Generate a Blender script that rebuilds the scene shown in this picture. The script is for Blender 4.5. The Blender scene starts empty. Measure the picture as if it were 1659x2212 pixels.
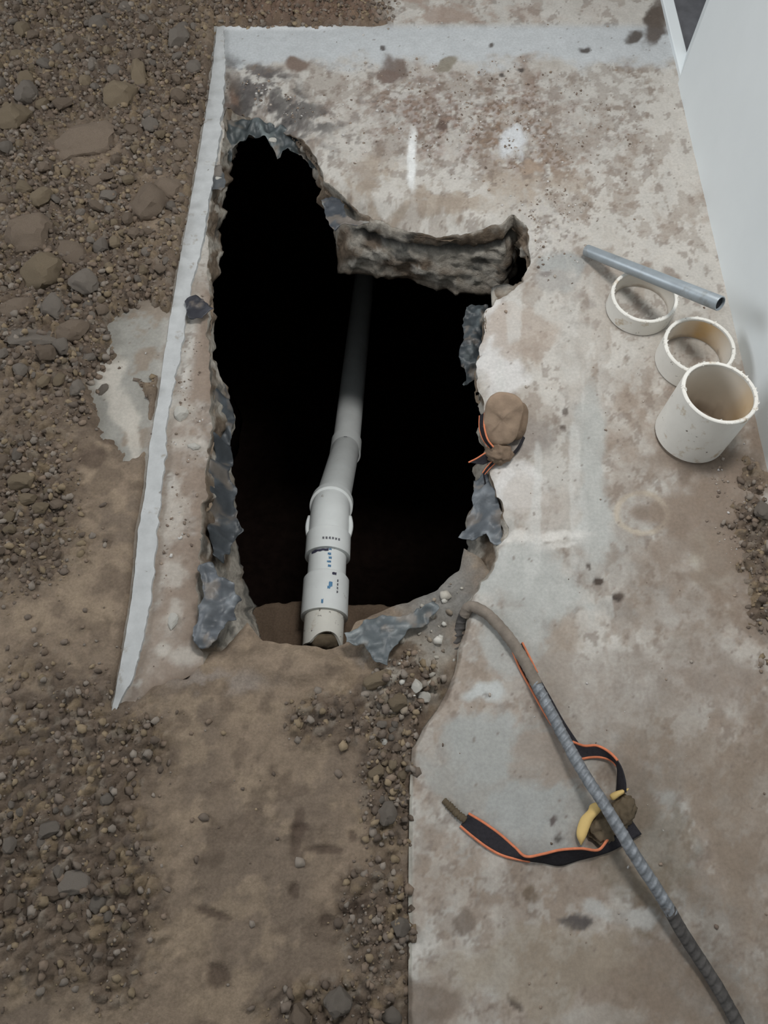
import bpy, bmesh, math, random
import numpy as np
from mathutils import Vector, Matrix, noise as mnoise

# ------------------------------------------------------------------ camera
S = bpy.context.scene
COL = S.collection
W, H, F, TH, CH = 1659.0, 2212.0, 1650.0, math.radians(65.6), 1.30
sT, cT = math.sin(TH), math.cos(TH)
cd = bpy.data.cameras.new('camera'); cam = bpy.data.objects.new('camera', cd); COL.objects.link(cam)
cam.location = (0, 0, CH); cam.rotation_euler = (math.pi/2-TH, 0, 0)
cd.sensor_fit = 'HORIZONTAL'; cd.sensor_width = 36; cd.lens = 36*F/W; cd.clip_start = .02
S.camera = cam

# ------------------------------------------------------------------ light
wd = bpy.data.worlds.new('world'); S.world = wd; wd.use_nodes = True
bg = wd.node_tree.nodes['Background']; bg.inputs[0].default_value = (.90, .97, 1.0, 1); bg.inputs[1].default_value = .235
def area(name, loc, target, size, power, color):
    l = bpy.data.lights.new(name, 'AREA'); l.shape = 'RECTANGLE'; l.size, l.size_y = size; l.energy = power; l.color = color
    o = bpy.data.objects.new(name, l); COL.objects.link(o); o.location = loc
    o.rotation_euler = (Vector(target)-Vector(loc)).to_track_quat('-Z', 'Y').to_euler(); return o
area('work_lamp', (.40, 1.10, 2.0), (.40, 1.12, 0), (.45, .30), 23, (1, .985, .955))
area('left_soft_light', (-4.2, 1.3, 2.3), (.6, 1.1, 0), (2.2, 1.6), 92, (.93, .97, 1))  # soft light from the left, added to brighten the wall and side faces
S.view_settings.view_transform = 'Standard'; S.view_settings.look = 'None'
S.view_settings.gamma = 1; S.view_settings.use_curve_mapping = False; S.view_settings.exposure = -0.10

# ------------------------------------------------------------------ helpers
def ray(px, py):
    u = (np.asarray(px, float)-W/2)/F; v = (H/2-np.asarray(py, float))/F
    return u, cT+v*sT, -sT+v*cT
def at(px, py, z=0.0):
    u, dy, dz = ray(px, py); t = (np.asarray(z, float)-CH)/dz
    return np.stack([u*t, dy*t, z+0*t], -1)
def at_d(px, py, t):
    u, dy, dz = ray(px, py); return np.array([u*t, dy*t, CH+dz*t])
def pix(x, y, z=0.0):
    zz = z-CH; fwd = y*cT-zz*sT; up = y*sT+zz*cT
    fwd = np.maximum(fwd, .15)
    return W/2+F*x/fwd, H/2-F*up/fwd
def V(p): return Vector([float(c) for c in p])

def _h(ix, iy, seed):
    n = (ix*374761393+iy*668265263+seed*974634777) & 0xffffffff
    n = ((n ^ (n >> 13))*1274126177) & 0xffffffff
    return ((n ^ (n >> 16)) & 0xffff)/65535.0
def vn(x, y, seed=0):
    x = np.asarray(x, float); y = np.asarray(y, float)
    ix = np.floor(x).astype(np.int64); iy = np.floor(y).astype(np.int64); fx = x-ix; fy = y-iy
    fx = fx*fx*(3-2*fx); fy = fy*fy*(3-2*fy)
    a = _h(ix, iy, seed); b = _h(ix+1, iy, seed); c = _h(ix, iy+1, seed); d = _h(ix+1, iy+1, seed)
    return (a*(1-fx)+b*fx)*(1-fy)+(c*(1-fx)+d*fx)*fy
def fbm(x, y, oct=4, seed=0, gain=.5):
    s = 0; a = 1; t = 0
    for i in range(oct):
        c, sn = math.cos(i*1.1), math.sin(i*1.1)
        s = s+a*vn((x*c-y*sn)*2**i, (x*sn+y*c)*2**i, seed+i*17); t += a; a *= gain
    return s/t
def ss(a, b, x):
    t = np.clip((np.asarray(x, float)-a)/(b-a), 0, 1); return t*t*(3-2*t)
def cells(x, y, seed=0):
    """cellular field: (distance to the nearest point, distance to second, id)"""
    ix = np.floor(x).astype(np.int64); iy = np.floor(y).astype(np.int64)
    d1 = np.full(np.shape(x), 9.); d2 = d1.copy(); idv = np.zeros(np.shape(x))
    for a in (-1, 0, 1):
        for b in (-1, 0, 1):
            cx = ix+a; cy = iy+b
            dx = cx+_h(cx, cy, seed)-x; dy = cy+_h(cx, cy, seed+5)-y; d = np.sqrt(dx*dx+dy*dy)
            nid = _h(cx, cy, seed+9); near = d < d1
            d2 = np.where(near, d1, np.minimum(d2, d)); idv = np.where(near, nid, idv); d1 = np.where(near, d, d1)
    return d1, d2, idv

def lin(c):
    c = np.asarray(c, float)/255.; return np.where(c <= .04045, c/12.92, ((c+.055)/1.055)**2.4)

def tag(o, label=None, cat=None, group=None, kind=None):
    if label: o['label'] = label
    if cat: o['category'] = cat
    if group: o['group'] = group
    if kind: o['kind'] = kind
    return o
def empty(name, loc, label, cat, group=None):
    o = bpy.data.objects.new(name, None); COL.objects.link(o); o.location = loc; o.empty_display_size = .02
    return tag(o, label, cat, group)
def mesh_np(name, verts, faces, mat, parent=None, col=None, smooth=True):
    verts = np.asarray(verts, np.float32)
    me = bpy.data.meshes.new(name)
    if isinstance(faces, np.ndarray):
        k = faces.shape[1]; n = len(faces)
        me.vertices.add(len(verts)); me.vertices.foreach_set('co', verts.ravel())
        me.loops.add(n*k); me.loops.foreach_set('vertex_index', faces.astype(np.int32).ravel())
        me.polygons.add(n); me.polygons.foreach_set('loop_start', np.arange(0, n*k, k, dtype=np.int32))
        me.update(calc_edges=True)
    else:
        me.from_pydata([tuple(map(float, v)) for v in verts], [], [tuple(int(i) for i in f) for f in faces]); me.update()
    me.validate()
    if smooth: me.polygons.foreach_set('use_smooth', [True]*len(me.polygons))
    if col is not None:
        a = me.color_attributes.new('col', 'FLOAT_COLOR', 'POINT')
        c = np.ones((len(verts), 4), np.float32); c[:, :3] = col; a.data.foreach_set('color', c.ravel())
    me.materials.append(mat)
    o = bpy.data.objects.new(name, me); COL.objects.link(o)
    if parent:
        o.parent = parent; o.matrix_parent_inverse = Matrix.Translation(parent.location).inverted()
    return o
def center(o):
    """put the origin of a one-mesh thing at the base of its middle"""
    n = len(o.data.vertices); v = np.empty(n*3, np.float32); o.data.vertices.foreach_get('co', v); v = v.reshape(-1, 3)
    c = (v.min(0)+v.max(0))/2; c[2] = v[:, 2].min(); v -= c
    o.data.vertices.foreach_set('co', v.ravel()); o.data.update(); o.location = [float(i) for i in c]; return o

# ------------------------------------------------------------------ materials
def mat(name, color=(.5, .5, .5), rough=.8, attr=False, metal=0, nscale=60, namp=.25, bump=.3, bscale=120, bdist=.002,
        spots=None, rand=0, spec=.3, darkdot=None):
    m = bpy.data.materials.new(name); m.use_nodes = True; nt = m.node_tree; N = nt.nodes; L = nt.links
    b = N['Principled BSDF']; b.inputs['Roughness'].default_value = rough; b.inputs['Metallic'].default_value = metal
    b.inputs['Specular IOR Level'].default_value = spec
    tc = N.new('ShaderNodeTexCoord')
    if attr:
        a = N.new('ShaderNodeAttribute'); a.attribute_name = 'col'; src = a.outputs['Color']
    else:
        a = N.new('ShaderNodeRGB'); a.outputs[0].default_value = (*color, 1); src = a.outputs[0]
    def noise(scale, detail=5, rough_=.6):
        n = N.new('ShaderNodeTexNoise'); n.inputs['Scale'].default_value = scale; n.inputs['Detail'].default_value = detail
        n.inputs['Roughness'].default_value = rough_; L.new(tc.outputs['Object'], n.inputs['Vector']); return n.outputs['Fac']
    def mp(v, a0, a1, b0, b1):
        r = N.new('ShaderNodeMapRange'); L.new(v, r.inputs[0])
        for i, q in enumerate((a0, a1, b0, b1)): r.inputs[i+1].default_value = q
        return r.outputs[0]
    def mul(c, f):
        x = N.new('ShaderNodeMix'); x.data_type = 'RGBA'; x.blend_type = 'MULTIPLY'; x.inputs[0].default_value = 1
        L.new(c, x.inputs[6]); L.new(f, x.inputs[7]); return x.outputs[2]
    src = mul(src, mp(noise(nscale), .3, .7, 1-namp, 1+namp))
    if rand:
        oi = N.new('ShaderNodeObjectInfo'); src = mul(src, mp(oi.outputs['Random'], 0, 1, 1-rand, 1+rand))
    if spots:   # (scale, threshold lo, hi, colour) dirt patches over the colour
        for sc, lo, hi, c2 in spots:
            x = N.new('ShaderNodeMix'); x.data_type = 'RGBA'; L.new(mp(noise(sc, 6, .65), lo, hi, 0, 1), x.inputs[0])
            L.new(src, x.inputs[6]); x.inputs[7].default_value = (*c2, 1); src = x.outputs[2]
    L.new(src, b.inputs['Base Color'])
    if bump:
        bn = N.new('ShaderNodeBump'); bn.inputs['Strength'].default_value = bump; bn.inputs['Distance'].default_value = bdist
        L.new(noise(bscale, 8, .7), bn.inputs['Height']); L.new(bn.outputs[0], b.inputs['Normal'])
    return m
c3 = lambda *c: tuple(float(x) for x in lin(c))
M_slab = mat('dusty_concrete', attr=True, rough=.9, nscale=170, namp=.10, bump=.35, bscale=240, bdist=.0015)
M_soil = mat('earth', attr=True, rough=1, nscale=230, namp=.16, bump=.7, bscale=200, bdist=.003, spec=.1)
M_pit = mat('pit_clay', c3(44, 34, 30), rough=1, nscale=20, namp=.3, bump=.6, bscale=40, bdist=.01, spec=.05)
M_edge = mat('broken_concrete', attr=True, rough=.95, nscale=90, namp=.25, bump=1, bscale=130, bdist=.004, spec=.1)
M_strip = mat('clean_concrete', c3(186, 187, 187), rough=.8, nscale=40, namp=.10, bump=.2, spots=[(26, .60, .70, c3(150, 140, 128)), (60, .68, .74, c3(120, 112, 104))])
M_wall = mat('white_paint', c3(232, 237, 239), rough=.6, nscale=6, namp=.02, bump=.05, bscale=90, bdist=.001)
M_greyfl = mat('grey_floor', c3(108, 108, 112), rough=.7, nscale=9, namp=.35, bump=.1)
M_pvc = mat('white_plastic_pipe', c3(238, 241, 240), rough=.45, nscale=12, namp=.06, bump=.05, spots=[(30, .66, .74, c3(150, 140, 125))])
M_pvcdirty = mat('muddy_plastic_pipe', c3(232, 229, 220), rough=.6, nscale=12, namp=.08, bump=.1, spots=[(22, .56, .72, c3(185, 170, 146)), (60, .62, .67, c3(70, 58, 48))])
M_ring = mat('cut_plastic', c3(232, 229, 222), rough=.55, nscale=18, namp=.05, bump=.25, bscale=60, spots=[(24, .57, .66, c3(196, 180, 158)), (75, .66, .70, c3(96, 84, 74))])
M_ringin = mat('stained_plastic_inside', attr=True, rough=.5, nscale=9, namp=.06, bump=.05)
M_steel = mat('galvanised_steel', c3(160, 168, 174), rough=.42, metal=.35, nscale=25, namp=.12, bump=.05, spec=.5, spots=[(18, .58, .70, c3(140, 142, 140))])
M_hollow = mat('dark_bore', c3(38, 38, 40), rough=.9)
M_rebar = mat('rebar_steel', c3(132, 136, 141), rough=.45, metal=.25, nscale=70, namp=.3, bump=.5, spots=[(28, .56, .66, c3(96, 92, 90))])
M_rebard = mat('rusty_rebar', c3(80, 77, 75), rough=.85, nscale=70, namp=.35, bump=.5)
M_rebarm = mat('mud_coated_rebar', c3(132, 122, 112), rough=.95, nscale=50, namp=.2, bump=.5)
M_plast = mat('vapour_barrier', attr=True, rough=.38, nscale=30, namp=.2, bump=.35, bscale=45, bdist=.004, spec=.5)
M_strap = mat('black_elastic', c3(50, 48, 52), rough=.9, nscale=200, namp=.2, bump=.4, bscale=500, spec=.15, spots=[(26, .64, .80, c3(80, 72, 64))])
M_orange = mat('orange_edging', c3(214, 128, 92), rough=.8, nscale=120, namp=.15, bump=.2, bscale=300)
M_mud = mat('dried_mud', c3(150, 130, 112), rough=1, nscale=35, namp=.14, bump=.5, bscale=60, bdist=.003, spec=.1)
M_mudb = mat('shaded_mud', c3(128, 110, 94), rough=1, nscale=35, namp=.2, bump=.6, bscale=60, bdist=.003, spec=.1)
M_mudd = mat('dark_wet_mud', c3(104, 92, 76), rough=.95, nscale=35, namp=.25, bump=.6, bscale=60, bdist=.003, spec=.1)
M_yellow = mat('yellow_rubber', c3(214, 184, 120), rough=.7, nscale=22, namp=.1, bump=.15, spots=[(30, .62, .76, c3(170, 150, 104))])
M_blue = mat('blue_print', c3(92, 138, 176), rough=.6, bump=0)
M_ink = mat('grey_print', c3(112, 112, 118), rough=.6, bump=0)
M_black = mat('black_purple_primer', c3(66, 64, 84), rough=.6, bump=0)
clodm = [mat('brown_clod', c3(134, 119, 105), rough=1, nscale=45, namp=.22, bump=.8, bscale=90, bdist=.003, rand=.14, spec=.1),
         mat('ochre_clod', c3(141, 126, 106), rough=1, nscale=45, namp=.22, bump=.8, bscale=90, bdist=.003, rand=.14, spec=.1),
         mat('grey_clod', c3(134, 125, 116), rough=1, nscale=45, namp=.2, bump=.8, bscale=90, bdist=.003, rand=.15, spec=.1)]
M_white = mat('pale_mortar', c3(198, 194, 186), rough=.95, nscale=60, namp=.15, bump=.6)
M_peb = mat('fine_rubble', attr=True, rough=1, nscale=90, namp=.15, bump=.4, spec=.1)

# ------------------------------------------------------------------ outlines of the broken opening
# pairs: point of the slab's top edge, point of the bottom edge of the broken face and its height
PAIRS = [((486,205),(506,338,-.10)),((520,222),(515,305,-.10)),((560,240),(560,288,-.10)),((600,255),(602,292,-.10)),
 ((640,280),(640,325,-.10)),((668,312),(664,352,-.10)),((685,345),(684,400,-.10)),((700,378),(690,440,-.10)),
 ((722,400),(712,478,-.13)),((750,420),(722,520,-.16)),((785,438),(726,592,-.20)),((830,458),(790,603,-.20)),
 ((880,474),(850,610,-.20)),((940,486),(930,620,-.20)),((1000,494),(1010,628,-.20)),((1050,486),(1060,632,-.20)),
 ((1085,470),(1092,630,-.20)),((1112,462),(1110,600,-.20)),((1138,490),(1108,528,-.07)),((1149,530),(1130,552,-.06)),
 ((1148,565),(1140,580,-.05)),((1132,600),(1128,606,-.05)),((1100,630),(1094,640,-.06)),((1062,654),(1068,668,-.06)),
 ((1047,700),(1056,706,-.06)),((1036,760),(1046,766,-.06)),((1033,820),(1042,830,-.06)),((1046,870),(1042,885,-.06)),
 ((1062,930),(1040,940,-.07)),((1066,985),(1030,985,-.08)),((1062,1025),(1020,1025,-.09)),((1084,1080),(1015,1070,-.11)),
 ((1095,1150),(1003,1135,-.12)),((1068,1210),(1000,1190,-.13)),((1040,1260),(1000,1240,-.13)),((1014,1304),(1000,1290,-.10))]
LEFT = [((440,1440),(560,1420,-.12)),((424,1380),(560,1370,-.22)),((426,1300),(548,1306,-.26)),((430,1210),(518,1215,-.22)),
 ((436,1100),(508,1100,-.20)),((446,1000),(500,1000,-.16)),((452,900),(503,900,-.15)),((450,830),(482,835,-.10)),
 ((446,760),(465,760,-.08)),((446,700),(463,700,-.07)),((452,640),(464,640,-.06)),((442,560),(473,570,-.09)),
 ((450,480),(482,490,-.10)),((460,400),(494,405,-.10)),((478,330),(505,345,-.10)),((480,260),(506,338,-.10))]
def resample(pts, step):
    pts = np.asarray(pts, float); out = []
    for a, b in zip(pts[:-1], pts[1:]):
        n = max(1, int(np.linalg.norm((b-a)[:2])/step)); out += [a+(b-a)*i/n for i in range(n)]
    out.append(pts[-1]); return np.array(out)
def pair_lines(pairs):
    T = np.array([at(*a, 0) for a, b in pairs]); B = np.array([at(b[0], b[1], b[2]) for a, b in pairs])
    J = resample(np.hstack([T, B]), .006)
    T, B = J[:, :3].copy(), J[:, 3:].copy()
    e = fbm(T[:, 0]*38+3, T[:, 1]*38, 4, 3)-.5; g = fbm(T[:, 0]*38+30, T[:, 1]*38, 4, 8)-.5
    w = np.ones(len(T)); w[0] = w[-1] = 0
    T[:, 0] += e*.022*w; T[:, 1] += g*.022*w
    e = fbm(B[:, 0]*30+3, B[:, 1]*30, 4, 33)-.5; g = fbm(B[:, 0]*30+30, B[:, 1]*30, 4, 38)-.5
    B[:, 0] += e*.03; B[:, 1] += g*.02
    return T, B
T1, B1 = pair_lines(PAIRS); T2, B2 = pair_lines(LEFT)
Tj = resample(np.array([at(480,260), at(486,205)]), .006)           # close the ring between both lists
def P2(l, z=0): return np.array([at(x, y, z)[:2] for x, y in l])
def roughen(p, amp=.012, sc=30, step=.008, seed=50):
    p = resample(p, step)
    p[:, 0] += (fbm(p[:, 0]*sc, p[:, 1]*sc, 4, seed)-.5)*amp; p[:, 1] += (fbm(p[:, 0]*sc+9, p[:, 1]*sc, 4, seed+3)-.5)*amp
    return p
RS = P2([(1014,1304),(1003,1370),(985,1440),(962,1500),(925,1560),(892,1615),(885,1700),(883,1850),(882,2000),(883,2212),(884,2500)])
RS = np.vstack([roughen(RS[:6], .012), RS[6:]])
low = np.vstack([RS, [[RS[-1][0]+.01, -3.2]], [[-4, -3.2]], [[-4, .2]], P2([(0,1640),(240,1580),(330,1500)])])
R_slab = np.vstack([Tj[:, :2], T1[:, :2], low, T2[:, :2]])            # where the slab is missing
near = roughen(np.vstack([P2([(1000,1190),(988,1240),(942,1280),(900,1297),(850,1316),(800,1334),(770,1346)], -.06), P2([(748,1380),(700,1400),(655,1393),(610,1388),(566,1380),(530,1340),(500,1372),(470,1405)], -.03)]), .010)
kT1 = int(np.argmin(np.linalg.norm(T1[:, :2]-at(1068,1210)[:2], axis=1)))
kT2 = int(np.argmin(np.linalg.norm(T2[:, :2]-at(424,1380)[:2], axis=1)))
R_soil = np.vstack([Tj[:, :2], T1[:kT1, :2], near, T2[kT2:, :2]])

def poly_sdf(X, Y, poly):
    """signed distance (positive inside) and nearest boundary point"""
    n = len(poly); shp = X.shape; x = X.ravel(); y = Y.ravel()
    ins = np.zeros(len(x), bool)
    for i in range(n):
        a = poly[i]; b = poly[(i+1) % n]
        if a[1] == b[1]: continue
        c = (a[1] > y) != (b[1] > y)
        ins ^= c & (x < (b[0]-a[0])*(y-a[1])/(b[1]-a[1])+a[0])
    best = np.full(len(x), 1e9); nx = x.copy(); ny = y.copy()
    lo = poly.min(0)-.3; hi = poly.max(0)+.3
    for i in range(n):
        a = poly[i]; b = poly[(i+1) % n]; d = b-a; l2 = d@d
        if l2 < 1e-14: continue
        m = .12+math.sqrt(l2)*.0
        bb = np.nonzero((x > min(a[0], b[0])-m) & (x < max(a[0], b[0])+m) & (y > min(a[1], b[1])-m) & (y < max(a[1], b[1])+m))[0]
        if not len(bb): continue
        xx = x[bb]; yy = y[bb]
        t = np.clip(((xx-a[0])*d[0]+(yy-a[1])*d[1])/l2, 0, 1); qx = a[0]+t*d[0]; qy = a[1]+t*d[1]
        dd = np.hypot(xx-qx, yy-qy); k = dd < best[bb]; kb = bb[k]
        best[kb] = dd[k]; nx[kb] = qx[k]; ny[kb] = qy[k]
    best = np.minimum(best, .12); sd = np.where(ins, best, -best)
    return sd.reshape(shp), nx.reshape(shp), ny.reshape(shp)

def axis(lo, a, b, hi, fine, coarse):
    return np.concatenate([np.arange(lo, a, coarse), np.arange(a, b, fine), np.arange(b, hi+coarse, coarse)])

def cut_grid(xs, ys, poly):
    X, Y = np.meshgrid(xs, ys); sd, nx, ny = poly_sdf(X, Y, poly)
    ny_, nx_ = X.shape; idx = np.arange(X.size).reshape(X.shape)
    q = np.stack([idx[:-1, :-1], idx[:-1, 1:], idx[1:, 1:], idx[1:, :-1]], -1).reshape(-1, 4)
    s = sd.ravel(); out = s[q] <= 0
    q = q[out.any(1)]
    snap = s > 0
    x = np.where(snap, nx.ravel(), X.ravel()); y = np.where(snap, ny.ravel(), Y.ravel())
    used = np.zeros(X.size, bool); used[q.ravel()] = True
    mp = np.cumsum(used)-1
    return x[used], y[used], np.where(s > 0, 0, -s)[used], mp[q]

# ------------------------------------------------------------------ painting helpers (patches of dirt, some of painted light and shade, with a shape of their own)
def blob(px, py, cx, cy, rx, ry, rot=0, soft=.35, namp=.5, ns=.02, seed=1):
    c, s = math.cos(math.radians(rot)), math.sin(math.radians(rot)); dx = px-cx; dy = py-cy
    r = np.sqrt(((dx*c+dy*s)/rx)**2+((-dx*s+dy*c)/ry)**2)
    r = r+(fbm(px*ns, py*ns, 5, seed, .6)-.5)*2*namp
    return ss(1+soft, 1-soft, r)
def over(col, m, c, k=1.0):
    return col+(lin(c)-col)*(m*k)[:, None]
def strip_left(py): return np.interp(py, [65,170,280,400,540,650,770,860,960,1050,1150,1260,1370,1480,1555], [470,458,441,421,395,376,357,345,326,318,301,292,275,256,240])

def dens(px, py):
    """how rubbly the loose earth is, 0..1"""
    d = np.zeros_like(px)
    for a in ((170,240,330,330,0),(150,640,260,260,20),(60,1100,130,170,0),(120,1780,190,330,10),(290,1600,80,60,0),(850,1640,70,230,5),
              (830,2000,90,160,0),(730,2180,160,70,0),(620,10,260,60,0),(1640,1250,60,260,-10),(740,1540,130,60,-10),(880,1470,90,70,0),(240,1950,110,200,0)):
        d = np.maximum(d, blob(px, py, *a[:4], a[4], .4, .35, .012, 5))
    d = d*(1-.8*blob(px, py, 190, 330, 75, 55, 0, .3, .3))*(1-.7*blob(px, py, 330, 440, 50, 60, 0, .3, .3))
    return d
def soil_h(x, y):
    """height of the loose earth"""
    px, py = pix(x, y, 0)
    sl = strip_left(py)
    e = (fbm(px*.02, py*.02, 4, 11)-.5)
    left = ss(4, -14, px-sl+e*6)*ss(1600, 1500, py)
    bare = blob(px, py, 305, 735, 62, 90, 12, .35, .45, .02, 21)
    bare = np.maximum(bare, blob(px, py, 262, 880, 55, 110, -28, .35, .5, .02, 23)*.8)
    top = ss(70, 50, py+e*14)*ss(960, 800, px+e*160)
    lowl = ss(1425, 1480, py+e*70+np.where(px > 480, (px-480)*-.08, 0)-np.clip((px-380)*-.6, -60, 60))*(px < 900)
    z = np.full(np.shape(px), -.03)
    z = np.maximum(z, -.03+.042*np.clip(left-1.0*bare, 0, 1)); z = np.maximum(z, -.03+.040*top)
    edge = ss(560, 330, px)
    z = np.maximum(z, -.03+lowl*(.014+.024*edge))
    z = np.where((py > 1290) & (px > 480) & (px < 1010) & (py < 1480), np.maximum(z, -.03), z)
    slope = ss(60, 0, py-(1440-(px-760)*.55)+e*70)*ss(700, 800, px)*ss(1010, 990, px)*(py < 1560)*(py > 1150)
    z = z-.035*slope
    z = z+blob(px, py, 640, 1430, 110, 40, 0, .5, .3)*.014+blob(px, py, 860, 1440, 70, 70, 0, .5, .3)*.012
    right = blob(px, py, 1680, 1260, 75, 270, -14, .8, .9, .03, 31)
    z = np.maximum(z, -.03+.036*right)
    D = dens(px, py)
    n = (fbm(x*9, y*9, 4, 40)-.5)*.014+(fbm(x*45, y*45, 4, 41)-.5)*.005
    d1, d2, ci = cells(x*42, y*42, 60); d3, d4, cj = cells(x*95, y*95, 66)
    lump = (np.clip(d2-d1, 0, .5)*(.4+ci))*.022+np.clip(d4-d3, 0, .5)*(.3+cj)*.012
    crumb = ss(.46, .60, fbm(x*16, y*16, 3, 45))
    return z+n*np.where(z > -.028, 1, 0)*(1-.5*left)+lump*np.clip(D*1.1+.25*crumb, 0, 1), D, ci, cj, px, py

def slab_z(x, y, d):
    px, py = pix(x, y, 0)
    z = -(.003+.009*fbm(x*60, y*60, 3, 70))*np.exp(-d/.010)
    z = z-.028*blob(px, py, 850, 470, 160, 42, 8, .5, .2)*ss(.07, 0, d)
    z = z-.03*blob(px, py, 570, 225, 110, 45, 25, .5, .3)*ss(.08, 0, d)
    d1, d2, ci = cells(x*110, y*110, 71)
    grav = blob(px, py, 1060, 270, 260, 105, 6, .4, .5, .015, 72)+blob(px, py, 1180, 500, 70, 70, 0, .4, .4)+blob(px, py, 420, 1060, 50, 260, 8, .4, .3)
    z = z+np.clip(d2-d1, 0, .5)*.006*np.clip(grav, 0, 1)*(ci > .35)
    return z+(fbm(x*25, y*25, 4, 75)-.5)*.003, px, py, ci, grav

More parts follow.
